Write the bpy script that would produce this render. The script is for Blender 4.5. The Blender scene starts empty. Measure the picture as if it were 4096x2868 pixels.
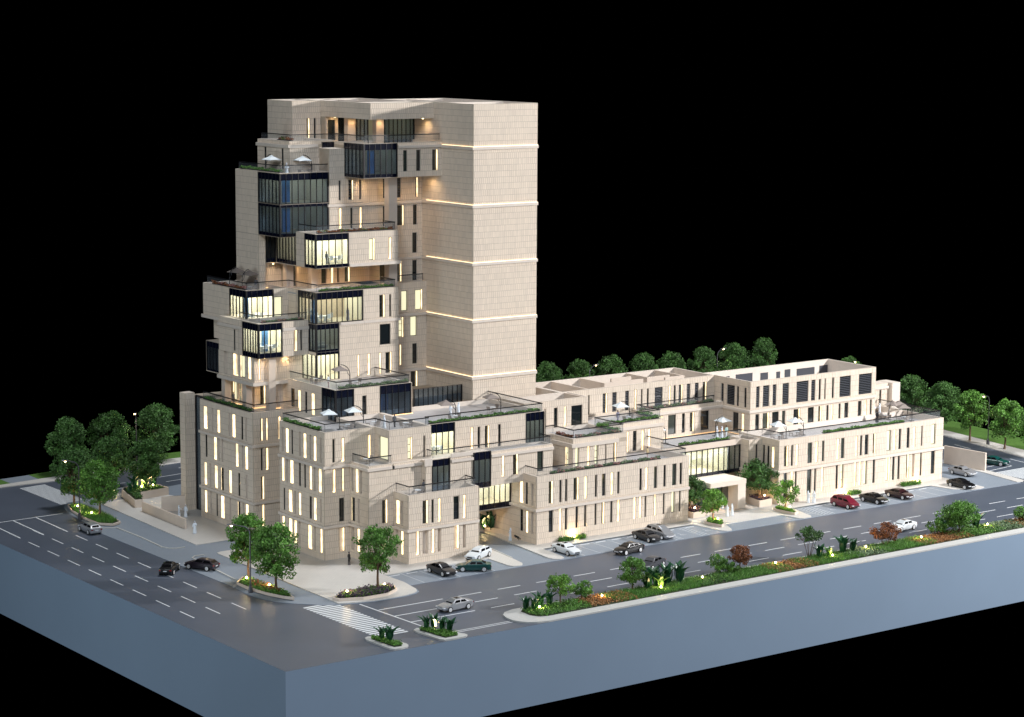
import bpy, math, random
from math import sin, cos, pi, radians
from mathutils import Vector, Matrix
random.seed(7)
S = bpy.context.scene
COL = S.collection

# ---------------------------------------------------------------- camera
cd = bpy.data.cameras.new('camera'); cam = bpy.data.objects.new('camera', cd); COL.objects.link(cam)
cd.sensor_width = 36; cd.lens = 80.0; cd.clip_start = 1; cd.clip_end = 3000
Rm = ((0.80585518, 0.08154429, -0.58647076), (-0.5920861, 0.12036024, -0.79683591), (0.00561034, 0.98937553, 0.14527416))
M = Matrix(Rm).to_4x4(); M.translation = Vector((-123.757, -209.801, 70.509)); cam.matrix_world = M
S.camera = cam
# ---------------------------------------------------------------- world (unlit black studio) and exposure
W = bpy.data.worlds.new('World'); S.world = W; W.use_nodes = True
W.node_tree.nodes['Background'].inputs[0].default_value = (0, 0, 0, 1)
W.node_tree.nodes['Background'].inputs[1].default_value = 0.0
S.view_settings.view_transform = 'Standard'; S.view_settings.look = 'None'
S.view_settings.exposure = 0.0; S.view_settings.gamma = 1.0
S.cycles.use_denoising = True
S.cycles.max_bounces = 6; S.cycles.diffuse_bounces = 3; S.cycles.glossy_bounces = 3
S.cycles.transparent_max_bounces = 10; S.cycles.sample_clamp_indirect = 4.0
# ---------------------------------------------------------------- key lamp and left fill, then three added fills
def area(name, loc, target, power, size, col):
    l = bpy.data.lights.new(name, 'AREA'); l.shape = 'DISK'; l.size = size; l.energy = power; l.color = col
    o = bpy.data.objects.new(name, l); COL.objects.link(o); o.location = loc
    d = Vector(target) - Vector(loc); o.rotation_euler = d.to_track_quat('-Z', 'Y').to_euler()
    return o
area('key_or_fill_lamp', (205, -77, 82), (75, 45, 10), 420000, 11, (1.0, 0.985, 0.985))
area('key_or_fill_lamp', (-150, -150, 190), (60, 40, 10), 310000, 70, (0.84, 0.92, 1.0))
area('key_or_fill_lamp', (30, -260, 110), (60, 20, 0), 125000, 60, (0.66, 0.80, 1.0))  # added fill from the front, stands in for ambient light
area('key_or_fill_lamp', (90, 80, 260), (90, 50, 0), 420000, 60, (0.95, 0.97, 1.0))  # added overhead fill that lifts terrace floors and paving
area('key_or_fill_lamp', (-90, 45, 4), (30, 50, 4), 27000, 40, (0.80, 0.92, 1.0))  # added low fill to brighten the left side of the plinth

# ---------------------------------------------------------------- materials
def mat(name, col, rough=0.6, var=0.0, vscale=3.0, bump=0.0, bscale=20.0, metal=0.0, emit=None, es=0.0, tint=0.0, spec=0.5, coat=0.0, alpha=None):
    m = bpy.data.materials.new(name); m.use_nodes = True
    nt = m.node_tree; N = nt.nodes; L = nt.links; b = N['Principled BSDF']
    b.inputs['Base Color'].default_value = (*col, 1); b.inputs['Roughness'].default_value = rough
    b.inputs['Metallic'].default_value = metal; b.inputs['Specular IOR Level'].default_value = spec
    b.inputs['Coat Weight'].default_value = coat
    geo = N.new('ShaderNodeNewGeometry')
    src = None
    if var > 0:
        n = N.new('ShaderNodeTexNoise'); n.inputs['Scale'].default_value = vscale; n.inputs['Detail'].default_value = 5
        L.new(geo.outputs['Position'], n.inputs['Vector'])
        mr = N.new('ShaderNodeMapRange'); mr.inputs['To Min'].default_value = 1 - var; mr.inputs['To Max'].default_value = 1 + var
        mr.inputs['From Min'].default_value = 0.25; mr.inputs['From Max'].default_value = 0.75
        L.new(n.outputs['Fac'], mr.inputs['Value']); src = mr.outputs['Result']
    if tint > 0:
        a = N.new('ShaderNodeAttribute'); a.attribute_name = 'tint'
        mr2 = N.new('ShaderNodeMapRange'); mr2.inputs['To Min'].default_value = 1 - tint; mr2.inputs['To Max'].default_value = 1 + tint
        L.new(a.outputs['Fac'], mr2.inputs['Value'])
        if src is None: src = mr2.outputs['Result']
        else:
            mu = N.new('ShaderNodeMath'); mu.operation = 'MULTIPLY'; L.new(src, mu.inputs[0]); L.new(mr2.outputs['Result'], mu.inputs[1]); src = mu.outputs[0]
    if src is not None:
        v = N.new('ShaderNodeVectorMath'); v.operation = 'SCALE'; v.inputs[0].default_value = col
        L.new(src, v.inputs['Scale']); L.new(v.outputs['Vector'], b.inputs['Base Color'])
    if bump > 0:
        n = N.new('ShaderNodeTexNoise'); n.inputs['Scale'].default_value = bscale; n.inputs['Detail'].default_value = 4
        L.new(geo.outputs['Position'], n.inputs['Vector'])
        bp = N.new('ShaderNodeBump'); bp.inputs['Strength'].default_value = bump; bp.inputs['Distance'].default_value = 0.05
        L.new(n.outputs['Fac'], bp.inputs['Height']); L.new(bp.outputs['Normal'], b.inputs['Normal'])
    if emit:
        b.inputs['Emission Color'].default_value = (*emit, 1); b.inputs['Emission Strength'].default_value = es
    if alpha is not None:
        b.inputs['Alpha'].default_value = alpha
    return m
def pavers(name, c1, c2, sx, sy, rough=0.7, ang=0.0):
    m = mat(name, c1, rough); nt = m.node_tree; N = nt.nodes; L = nt.links; b = N['Principled BSDF']
    geo = N.new('ShaderNodeNewGeometry'); mp = N.new('ShaderNodeMapping'); mp.inputs['Rotation'].default_value = (0, 0, ang)
    br = N.new('ShaderNodeTexBrick'); br.inputs['Scale'].default_value = 1.0
    br.inputs['Brick Width'].default_value = sx; br.inputs['Row Height'].default_value = sy; br.inputs['Mortar Size'].default_value = 0.025
    br.inputs['Color1'].default_value = (*c1, 1); br.inputs['Color2'].default_value = (*[x * 0.93 for x in c1], 1); br.inputs['Mortar'].default_value = (*c2, 1)
    L.new(geo.outputs['Position'], mp.inputs['Vector']); L.new(mp.outputs['Vector'], br.inputs['Vector'])
    n = N.new('ShaderNodeTexNoise'); n.inputs['Scale'].default_value = 0.35; n.inputs['Detail'].default_value = 6
    L.new(geo.outputs['Position'], n.inputs['Vector'])
    mr = N.new('ShaderNodeMapRange'); mr.inputs['To Min'].default_value = 0.93; mr.inputs['To Max'].default_value = 1.06
    L.new(n.outputs['Fac'], mr.inputs['Value'])
    v = N.new('ShaderNodeVectorMath'); v.operation = 'SCALE'; L.new(br.outputs['Color'], v.inputs[0]); L.new(mr.outputs['Result'], v.inputs['Scale'])
    L.new(v.outputs['Vector'], b.inputs['Base Color']); return m
def glassmat(name, tintc, a, rough=0.02, reflect=0.9, fres=0.45):
    m = bpy.data.materials.new(name); m.use_nodes = True; nt = m.node_tree; N = nt.nodes; L = nt.links
    for n in list(N): N.remove(n)
    o = N.new('ShaderNodeOutputMaterial'); tr = N.new('ShaderNodeBsdfTransparent'); tr.inputs[0].default_value = (*tintc, 1)
    gl = N.new('ShaderNodeBsdfGlossy'); gl.inputs['Roughness'].default_value = rough; gl.inputs[0].default_value = (reflect, reflect, reflect, 1)
    df = N.new('ShaderNodeBsdfDiffuse'); df.inputs[0].default_value = (0.5, 0.55, 0.6, 1)
    fr = N.new('ShaderNodeFresnel'); fr.inputs[0].default_value = 1.5
    m1 = N.new('ShaderNodeMixShader'); m1.inputs[0].default_value = a
    L.new(tr.outputs[0], m1.inputs[1]); L.new(df.outputs[0], m1.inputs[2])
    fm = N.new('ShaderNodeMath'); fm.operation = 'MULTIPLY'; fm.inputs[1].default_value = fres; fm.use_clamp = True; L.new(fr.outputs[0], fm.inputs[0])
    m2 = N.new('ShaderNodeMixShader'); L.new(fm.outputs[0], m2.inputs[0]); L.new(m1.outputs[0], m2.inputs[1]); L.new(gl.outputs[0], m2.inputs[2])
    L.new(m2.outputs[0], o.inputs[0]); return m
X = {}
X['tile'] = mat('stone_tile', (0.79, 0.675, 0.55), 0.75, var=0.035, vscale=0.9, tint=0.04, bump=0.06, bscale=9)
X['joint'] = mat('mortar', (0.50, 0.42, 0.33), 0.9, var=0.1, vscale=2)
X['trim'] = mat('pale_stone_trim', (0.74, 0.65, 0.56), 0.7, var=0.05, vscale=2.0, bump=0.1, bscale=12)
X['well'] = mat('plain_render', (0.71, 0.60, 0.50), 0.8, var=0.04, vscale=1.0)
X['floor'] = pavers('terrace_paving', (0.50, 0.48, 0.48), (0.42, 0.40, 0.40), 1.2, 0.6, 0.5)
X['navy'] = mat('navy_panel', (0.004, 0.006, 0.018), 0.18, spec=0.5)
X['black'] = mat('black_metal', (0.008, 0.008, 0.01), 0.35)
X['dglass'] = mat('dark_glass', (0.012, 0.016, 0.018), 0.06, spec=0.8)
X['gglass'] = mat('grey_glass', (0.045, 0.055, 0.045), 0.12, spec=0.7)
X['lit'] = mat('lit_glass', (0.5, 0.5, 0.35), 0.1, emit=(0.97, 0.92, 0.60), es=0.88)
X['pane'] = glassmat('clear_glass', (0.88, 0.91, 0.92), 0.02)
X['paned'] = glassmat('tinted_glass', (0.62, 0.70, 0.78), 0.03)
X['rail'] = glassmat('balustrade_glass', (0.93, 0.94, 0.945), 0.05, fres=0.06)
X['led'] = mat('led_strip', (0.9, 0.8, 0.6), 0.5, emit=(1.0, 0.78, 0.45), es=1.8)
def wavy(m, lo, hi, sc):
    nt = m.node_tree; N = nt.nodes; L = nt.links; g = N.new('ShaderNodeNewGeometry'); n = N.new('ShaderNodeTexNoise'); n.inputs['Scale'].default_value = sc
    r = N.new('ShaderNodeMapRange'); r.inputs['From Min'].default_value = 0.3; r.inputs['From Max'].default_value = 0.7; r.inputs['To Min'].default_value = lo; r.inputs['To Max'].default_value = hi
    L.new(g.outputs['Position'], n.inputs['Vector']); L.new(n.outputs['Fac'], r.inputs['Value']); L.new(r.outputs['Result'], N['Principled BSDF'].inputs['Emission Strength'])
wavy(X['led'], 0.9, 2.8, 1.1)
X['cove'] = mat('warm_led', (0.9, 0.7, 0.4), 0.5, emit=(1.0, 0.58, 0.24), es=2.4)
X['bulb'] = mat('bulb', (1, 0.9, 0.7), 0.5, emit=(1.0, 0.76, 0.36), es=14)
X['ceil'] = mat('office_ceiling_light', (0.9, 0.9, 0.8), 0.5, emit=(1.0, 0.95, 0.74), es=7.5)
X['ceild'] = mat('office_ceiling_light_low', (0.9, 0.9, 0.8), 0.5, emit=(1.0, 0.93, 0.70), es=1.2)
X['room'] = mat('room_wall', (0.70, 0.67, 0.58), 0.8)
X['roomf'] = mat('room_floor', (0.45, 0.41, 0.33), 0.5)
X['blue'] = mat('blue_partition', (0.10, 0.25, 0.50), 0.4)
X['road'] = mat('asphalt', (0.084, 0.10, 0.132), 0.45, var=0.10, vscale=0.12, bump=0.05, bscale=30)
X['plinth'] = mat('painted_plinth', (0.225, 0.30, 0.395), 0.45, var=0.03, vscale=0.1)
X['pale'] = pavers('pale_paving', (0.63, 0.605, 0.565), (0.53, 0.51, 0.48), 0.5, 0.25, 0.55)
X['grey'] = pavers('grey_paving', (0.25, 0.29, 0.34), (0.20, 0.235, 0.28), 0.35, 0.18, 0.6)
X['kerb'] = mat('kerb_stone', (0.50, 0.50, 0.48), 0.6, var=0.05)
X['paint'] = mat('road_paint', (0.80, 0.83, 0.85), 0.45)
X['greyline'] = mat('bay_paint', (0.50, 0.54, 0.58), 0.5)
X['lawn'] = mat('lawn', (0.075, 0.17, 0.022), 0.9, var=0.25, vscale=2.0, bump=0.4, bscale=12)
X['soil'] = mat('soil', (0.030, 0.040, 0.015), 0.95, var=0.3, vscale=4)
X['leaf'] = mat('leaf_green', (0.105, 0.25, 0.036), 0.6, tint=0.55)
X['leafd'] = mat('leaf_dark', (0.062, 0.155, 0.030), 0.65, tint=0.6)
X['leafy'] = mat('leaf_yellow_green', (0.16, 0.34, 0.045), 0.6, tint=0.5)
X['leafr'] = mat('leaf_rust', (0.24, 0.085, 0.03), 0.65, tint=0.6)
X['orange'] = mat('orange_flower', (0.34, 0.17, 0.06), 0.7, tint=0.5)
X['pink'] = mat('pink_flower', (0.52, 0.25, 0.24), 0.7, tint=0.4)
X['violet'] = mat('violet_flower', (0.10, 0.06, 0.10), 0.7, tint=0.4)
X['sage'] = mat('sage_leaf', (0.16, 0.24, 0.12), 0.7, tint=0.4)
X['grass'] = mat('grass_blade', (0.115, 0.27, 0.045), 0.6, tint=0.5)
X['agave'] = mat('agave_leaf', (0.018, 0.085, 0.032), 0.35, tint=0.0, var=0.2, vscale=6)
X['agavel'] = mat('pale_agave_leaf', (0.10, 0.22, 0.05), 0.4, var=0.2, vscale=6)
X['bark'] = mat('bark', (0.12, 0.075, 0.045), 0.9, var=0.2, vscale=10, bump=0.4)
X['metal'] = mat('grey_metal', (0.11, 0.11, 0.12), 0.35, metal=0.6)
X['canw'] = mat('white_canopy', (0.78, 0.84, 0.87), 0.8)
X['cant'] = mat('taupe_canopy', (0.28, 0.235, 0.21), 0.85)
X['chair'] = mat('beige_chair', (0.36, 0.31, 0.27), 0.7)
X['white'] = mat('white_plastic', (0.78, 0.82, 0.85), 0.4)
X['robe'] = mat('white_robe', (0.80, 0.86, 0.92), 0.8)
X['skin'] = mat('skin', (0.20, 0.10, 0.06), 0.6)
X['tyre'] = mat('rubber', (0.008, 0.008, 0.008), 0.7)
X['rim'] = mat('wheel_rim', (0.70, 0.70, 0.70), 0.35, metal=0.2)
X['cglass'] = mat('car_glass', (0.005, 0.005, 0.006), 0.12, spec=0.2)
X['lampg'] = mat('headlight_glass', (0.75, 0.78, 0.80), 0.15)
X['red'] = mat('tail_light', (0.25, 0.015, 0.01), 0.25)

# ---------------------------------------------------------------- mesh builder
class MB:
    def __init__(s): s.v = []; s.f = []; s.m = []; s.t = []; s.sm = []
    def face(s, pts, mi=0, t=0.5):
        k = len(s.v); s.v += [tuple(p) for p in pts]; s.f.append(tuple(range(k, k + len(pts)))); s.m.append(mi); s.t.append(t)
    def box(s, x0, x1, y0, y1, z0, z1, mi=0, t=0.5):
        k = len(s.v)
        s.v += [(x0,y0,z0),(x1,y0,z0),(x1,y1,z0),(x0,y1,z0),(x0,y0,z1),(x1,y0,z1),(x1,y1,z1),(x0,y1,z1)]
        for q in ((0,3,2,1),(4,5,6,7),(0,1,5,4),(1,2,6,5),(2,3,7,6),(3,0,4,7)):
            s.f.append(tuple(k + i for i in q)); s.m.append(mi); s.t.append(t)
    def prism(s, poly, z0, z1, mi=0):
        n = len(poly); k = len(s.v)
        s.v += [(p[0], p[1], z0) for p in poly] + [(p[0], p[1], z1) for p in poly]
        s.f.append(tuple(range(k + n, k + 2 * n))); s.m.append(mi); s.t.append(0.5)
        for i in range(n):
            j = (i + 1) % n; s.f.append((k + i, k + j, k + n + j, k + n + i)); s.m.append(mi); s.t.append(0.5)
    def tube(s, pts, rad, n=6, mi=0, cap=True, t=0.5):
        pts = [Vector(p) for p in pts]; k = len(s.v)
        if not hasattr(rad, '__len__'): rad = [rad] * len(pts)
        up = None
        for i, p in enumerate(pts):
            d = (pts[min(i + 1, len(pts) - 1)] - pts[max(i - 1, 0)]).normalized()
            a = d.cross(Vector((0, 0, 1))) if abs(d.z) < 0.95 else d.cross(Vector((0, 1, 0)))
            if up is not None and a.dot(up) < 0: a = -a
            a.normalize(); up = a; b = d.cross(a)
            for j in range(n):
                w = 2 * pi * j / n; q = p + a * (cos(w) * rad[i]) + b * (sin(w) * rad[i]); s.v.append(tuple(q))
        for i in range(len(pts) - 1):
            for j in range(n):
                j2 = (j + 1) % n
                s.f.append((k + i*n + j, k + i*n + j2, k + (i+1)*n + j2, k + (i+1)*n + j)); s.m.append(mi); s.t.append(t)
        if cap:
            s.f.append(tuple(k + j for j in range(n))[::-1]); s.m.append(mi); s.t.append(t)
            s.f.append(tuple(k + (len(pts)-1)*n + j for j in range(n))); s.m.append(mi); s.t.append(t)
    def loft(s, rings, mi=0, cap=True):
        n = len(rings[0]); k = len(s.v)
        for r in rings: s.v += [tuple(p) for p in r]
        for i in range(len(rings) - 1):
            for j in range(n):
                j2 = (j + 1) % n
                s.f.append((k+i*n+j, k+i*n+j2, k+(i+1)*n+j2, k+(i+1)*n+j)); s.m.append(mi); s.t.append(0.5)
        if cap:
            s.f.append(tuple(k + j for j in range(n))[::-1]); s.m.append(mi); s.t.append(0.5)
            s.f.append(tuple(k + (len(rings)-1)*n + j for j in range(n))); s.m.append(mi); s.t.append(0.5)
    def mesh(s, name, mats):
        me = bpy.data.meshes.new(name); me.from_pydata(s.v, [], s.f)
        if not isinstance(mats, (list, tuple)): mats = [mats]
        for m in mats: me.materials.append(m)
        if len(mats) > 1: me.polygons.foreach_set('material_index', s.m)
        if mats[0].node_tree.nodes.get('Attribute') or any(n.type == 'ATTRIBUTE' for m in mats for n in m.node_tree.nodes):
            a = me.attributes.new('tint', 'FLOAT', 'FACE'); a.data.foreach_set('value', s.t)
        me.update(); return me
    def build(s, name, mats, parent=None, smooth=False, kind=None, world=True):
        if not s.f: return None
        me = s.mesh(name, mats)
        if smooth: me.polygons.foreach_set('use_smooth', [True] * len(me.polygons))
        return link(name, me, parent, kind, world)
KIDS = {}
def link(name, me, parent=None, kind=None, world=True):
    o = bpy.data.objects.new(name, me); COL.objects.link(o)
    if parent is not None:
        KIDS.setdefault(parent.name, []).append(o)
        o.parent = parent
        if world and parent.type == 'EMPTY': o.matrix_parent_inverse = Matrix.Translation(-parent.location)
    if kind: o['kind'] = kind
    return o
def tag(o, label, cat, group=None):
    o['label'] = label; o['category'] = cat
    if group: o['group'] = group
    return o
def thing(name, loc, label=None, cat=None, group=None, rz=0.0):
    o = bpy.data.objects.new(name, None); COL.objects.link(o); o.location = loc; o.rotation_euler = (0, 0, rz); o.empty_display_size = 0.3
    if label: tag(o, label, cat, group)
    return o
def dup(o, parent=None):
    c = o.copy(); COL.objects.link(c); c.parent = parent
    for ch in KIDS.get(o.name, ()): dup(ch, c)
    return c
def struct(name, mb, m):
    o = mb.build(name, m); o['kind'] = 'structure'; return o
# ================================================================ the setting: plinth, road, paving
m = MB(); m.prism([(0, 0), (169.5, 0), (190, 124.5), (48, 121.7), (0, 114.6)], -9.9, -0.02); struct('base_plinth', m, X['plinth'])
m = MB(); m.prism([(0.02, 0.02), (169.4, 0.02), (189.8, 124.3), (48, 121.5), (0.02, 114.4)], -0.018, 0.0); struct('road', m, X['road'])
block = [(14, 78), (14, 36), (13.6, 32), (14, 28.7), (14.8, 26.6), (15.9, 25), (18.4, 22.3), (20.3, 21.2), (22.2, 20.6), (24.6, 20.1), (27, 20.0), (29.6, 20.1),
         (31.1, 20.5), (31.9, 21.1), (32.4, 22.2), (32.7, 24.35), (147.6, 24.35), (150.4, 33.8), (153.5, 60), (158, 104), (101, 98), (40, 98), (33, 96.6), (24, 96.4), (19, 95.2), (17.2, 92.5), (16, 88), (15.3, 82)]
m = MB(); m.prism(block, 0.002, 0.05); struct('paver_field', m, X['grey'])
T = 0.14
def pave(poly, name='pavement'):
    m = MB(); m.prism(poly, 0.052, T); return struct(name, m, X['pale'])
pave([(22.7, 92.3), (21.3, 59.6), (38, 60.2), (38, 80), (33.5, 92.3)])
pave([(21.2, 53.2), (21.35, 53.9), (22.1, 54.2), (38, 54.2), (52.9, 43.5), (52.9, 38), (52.7, 34.6), (52.0, 28.9), (51.4, 25.6), (50.9, 24.9), (50.2, 24.7), (49.4, 25.0), (49.1, 25.6), (49.2, 30.3),
      (32.9, 30.3), (32.9, 26), (32.6, 24.3), (32.2, 22.2), (31.7, 21.3), (31.0, 20.75), (29.5, 20.35), (27, 20.25), (24.6, 20.35), (22.3, 20.85), (20.35, 21.6), (20.75, 36)])
pave([(56.0, 26), (56.2, 25.1), (57.0, 24.6), (57.8, 24.9), (58.2, 26), (58.6, 30.5), (85.3, 30.5), (86.1, 25.2), (86.6, 24.65), (87.4, 24.6), (87.9, 25.2), (89.3, 28.1), (100, 28.1), (100.7, 25.0),
      (101.3, 24.6), (102.8, 24.6), (103.3, 25.2), (104.6, 30.4), (133.9, 30.4), (134.6, 26.7), (137, 24.9), (138.6, 24.6), (139.9, 25.0), (140.2, 27.7), (140.4, 52), (104, 52), (58.2, 47), (57.6, 39)])
pave([(147.2, 24.8), (148.2, 24.55), (149.2, 25.2), (150.5, 33.9), (150.9, 42.6), (149.4, 42.6), (148.6, 32.7)])
# service lane kerbs and island beds
def strip_poly(pts, w):
    L = [Vector((p[0], p[1])) for p in pts]; a = []; b = []
    for i, p in enumerate(L):
        d = (L[min(i+1, len(L)-1)] - L[max(i-1, 0)]).normalized(); n = Vector((-d.y, d.x)) * w / 2
        a.append(tuple(p + n)); b.append(tuple(p - n))
    return a + b[::-1]
def kerb(pts, w=0.22, z=0.18):
    m = MB(); L = pts
    P = strip_poly(pts, w); n = len(pts)
    for i in range(n - 1): m.prism([P[i], P[i+1], P[2*n-2-i], P[2*n-1-i]], 0.052, z)
    return struct('kerb', m, X['kerb'])
kerb([(15.4, 76.5), (17.3, 75.4), (17.3, 68), (16.9, 61.2), (17.3, 59.9), (18.0, 59.4), (19.4, 59.3)])
kerb([(19.4, 53.9), (18.0, 53.9), (17.2, 53.1), (16.5, 45.5), (15.9, 38.3), (13.9, 36.2)])
kerb([(85.2, 30.6), (58.7, 30.6)], 0.2); kerb([(133.8, 30.5), (104.7, 30.5)], 0.2); kerb([(49.1, 30.45), (32.9, 30.35)], 0.2)
kerb([(56.0, 26.2), (57.5, 39), (57.9, 41)], 0.18); kerb([(52.1, 28.9), (52.9, 34.6), (53, 38)], 0.18)
# outer pavements and lawns
m = MB(); m.prism([(16.0, 111.0), (18.6, 111.0), (24, 111.0), (34, 112.4), (48, 113.6), (187.6, 114.4), (188, 117.0), (48, 116.9), (25, 113.9), (16, 112.8), (0.1, 110.6), (0.1, 109.2)], 0.002, T); struct('pavement', m, X['pale'])
m = MB(); m.prism([(25, 114.0), (48, 117.0), (188.1, 117.1), (189.6, 124.1), (48, 121.3), (23.0, 117.4), (23.0, 113.7)], 0.002, T + 0.02); struct('lawn', m, X['lawn'])
m = MB(); m.prism([(0.1, 110.7), (17.9, 112.9), (17.9, 116.7), (0.1, 114.2)], 0.002, T + 0.02); struct('lawn', m, X['lawn'])
m = MB(); m.prism([(17.95, 112.95), (22.95, 113.6), (22.95, 117.3), (17.95, 116.7)], 0.002, T + 0.01); struct('paver_field', m, X['grey'])
m = MB(); m.prism([(160.5, 20), (163.9, 38), (168.2, 59.9), (179, 113), (183.5, 113), (172.3, 63.8), (169, 42.5), (165.8, 20)], 0.002, T); struct('pavement', m, X['pale'])
m = MB(); m.prism([(165.9, 20), (169.1, 42.5), (172.4, 63.8), (183.6, 113), (187.6, 113), (172.4, 20)], 0.002, T + 0.02); struct('lawn', m, X['lawn'])

# ---- painted lines (each line is its own sheet-thin mesh; they are parts of the road)
road = bpy.data.objects['road']
pm = MB(); pm.box(0, 1, -0.5, 0.5, 0, 0.006); PM = pm.mesh('lane_dash', X['paint']); PG = MB(); PG.box(0, 1, -0.5, 0.5, 0, 0.006); PG = PG.mesh('bay_line', X['greyline'])
def line(x0, y0, x1, y1, w=0.16, z=0.004, me=None, name='lane_line'):
    o = link(name, me or PM, road, None, False); d = Vector((x1 - x0, y1 - y0))
    o.location = (x0, y0, z); o.scale = (d.length, w, 1); o.rotation_euler = (0, 0, math.atan2(d.y, d.x)); return o
for k in range(22):
    for y in (16.45, 12.95, 9.5):
        if 34.7 + 6.05 * k < 164: line(34.7 + 6.05 * k, y, 38.2 + 6.05 * k, y, name='lane_dash')
for y in (16.45, 12.95, 9.55): line(22.9, y, 32.3, y, 0.18)
line(22.5, 20.2, 23.0, 6.6, 0.18, name='stop_line')
line(24.6, 3.1, 32.8, 3.1, 0.12); line(24.7, 2.6, 32.9, 2.6, 0.12)
for k in range(9):
    y = 26.0 + 6.43 * k
    for c in (9.9, 6.3, 2.8): line(c + (y - 26) * 0.016, y, c + (y - 22.3) * 0.016, y + 3.7, name='lane_dash')
for c in (10.8, 7.25, 3.7): line(c, 77.8, c + 0.25, 88.5, 0.2)
line(0.1, 88.2, 15.4, 88.9, 0.2, name='stop_line')
for k in range(23): line(15.9 + 0.0 * k, 6.3 + 0.735 * k, 20.3, 6.3 + 0.735 * k, 0.42, name='crossing_stripe')
for k in range(21): line(17.8, 94.9 + 0.70 * k, 22.2, 95.5 + 0.70 * k, 0.40, name='crossing_stripe')
for k in range(14): line(150.3 + 0.0 * k, 25.0 + 0.55 * k, 158.2, 25.2 + 0.55 * k, 0.30, name='crossing_stripe')
for y in (53.1, 38.9, 24.5): line(163.6 + (y - 53) * 0.15, y, 163.0 + (y - 53) * 0.15, y - 4.2, name='lane_dash')
line(150.9, 33.8, 157.0, 34.6); line(157.0, 34.6, 157.3, 36.5); line(151, 36.2, 157.3, 36.5); line(157.3, 36.5, 157.6, 39)
for (x0, y0, x1, y1) in ((38.5, 101, 58, 103.5), (39.2, 104.8, 62, 108), (31, 103.8, 33, 104), (45.3, 109.7, 50, 110.3), (24, 99.6, 36, 101.2)): line(x0, y0, x1, y1, 0.2)
zb = 0.054
for x in (35.2, 38.0, 40.8, 43.5, 46.3): line(x, 30.2, x - 0.15, 24.5, 0.10, zb, PG, 'bay_line')
for x in (61.2, 63.85, 66.6, 69.35, 72.1, 74.85, 77.3, 78.6, 82.0, 83.3): line(x, 30.2, x - 0.15, 24.5, 0.10, zb, PG, 'bay_line')
for x in (105.2, 106.6, 107.8, 110.6, 113.3, 116.1, 118.9, 121.7, 124.4, 127.1, 129.9, 132.7): line(x, 30.2, x - 0.3, 24.5, 0.10, zb, PG, 'bay_line')
for x0, x1 in ((77.3, 78.6), (82.0, 83.3), (105.4, 106.4), (106.6, 107.8)):
    for k in range(9): line(x0, 24.8 + k * 0.6, x1, 25.3 + k * 0.6, 0.10, zb, PG, 'hatch_line')
for c in [33.9 + 2.75 * k for k in range(5)] + [59.6, 62.3, 65.1, 67.9, 70.7, 73.4, 76.1, 80.3, 84.0, 109.2, 112, 114.8, 117.5, 120.2, 123, 125.8, 128.5, 131.3]:
    line(c - 0.85, 29.75, c + 0.85, 29.78, 0.2, zb, None, 'bay_stop_mark')
# wheelchair marks in four bays
def wheelmark(x, y):
    m = MB(); n = 14
    for i in range(n - 3):
        a = 2 * pi * i / n; b = 2 * pi * (i + 1) / n
        m.face([(0.34*cos(a), 0.34*sin(a), 0), (0.34*cos(b), 0.34*sin(b), 0), (0.24*cos(b), 0.24*sin(b), 0), (0.24*cos(a), 0.24*sin(a), 0)])
    m.box(-0.05, 0.05, 0.1, 0.75, 0, 0.003); m.box(-0.05, 0.32, 0.1, 0.2, 0, 0.003); m.box(0.28, 0.5, -0.28, -0.18, 0, 0.003); m.box(0.25, 0.33, -0.25, 0.2, 0, 0.003); m.box(-0.09, 0.09, 0.8, 0.98, 0, 0.003)
    o = m.build('wheelchair_mark', X['greyline'], road, world=False); o.location = (x, y, zb)
for x in (80.0, 84.6, 104.4, 109.0): wheelmark(x, 26.6)

# ---- planted median and two corner islands (kerbed, things of the street)
def rounded(pts): return pts
m = MB(); m.prism([(33.0, 2.9), (33.1, 4.2), (33.5, 5.4), (34.4, 6.3), (36, 6.85), (169, 6.85), (169, 0.03), (36.4, 0.03), (34.9, 0.35), (33.8, 1.1), (33.2, 2.0)], 0.002, 0.2); struct('median_kerb', m, X['kerb'])
m = MB(); m.prism([(36.0, 3.3), (36.2, 5.4), (37, 6.1), (169, 6.1), (169, 1.8), (37.6, 1.8), (36.5, 2.3)], 0.201, 0.25); struct('planting_soil', m, X['soil'])
m = MB(); m.prism([(14.0, 5.4), (14.3, 6.2), (14.9, 6.5), (15.7, 6.1), (16.1, 5.2), (16.9, 1.4), (16.7, 0.7), (16.2, 0.3), (15.3, 0.05), (14.5, 0.2), (14.2, 0.8)], 0.002, 0.2); struct('island_kerb', m, X['kerb'])
m = MB(); m.prism([(14.6, 5.2), (14.9, 5.8), (15.4, 5.2), (16.3, 1.5), (15.8, 0.8), (14.9, 0.9)], 0.201, 0.27); struct('planting_soil', m, X['soil'])
m = MB(); m.prism([(20.7, 5.1), (20.9, 5.9), (21.6, 6.35), (22.2, 6.1), (22.8, 5.2), (24.8, 1.1), (24.8, 0.5), (24.3, 0.1), (22.5, 0.03), (21.4, 0.2), (21.1, 0.8)], 0.002, 0.2); struct('island_kerb', m, X['kerb'])
m = MB(); m.prism([(21.3, 5.2), (21.8, 5.8), (22.4, 4.9), (24.0, 1.3), (23.6, 0.8), (21.9, 0.8)], 0.201, 0.27); struct('planting_soil', m, X['soil'])
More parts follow.
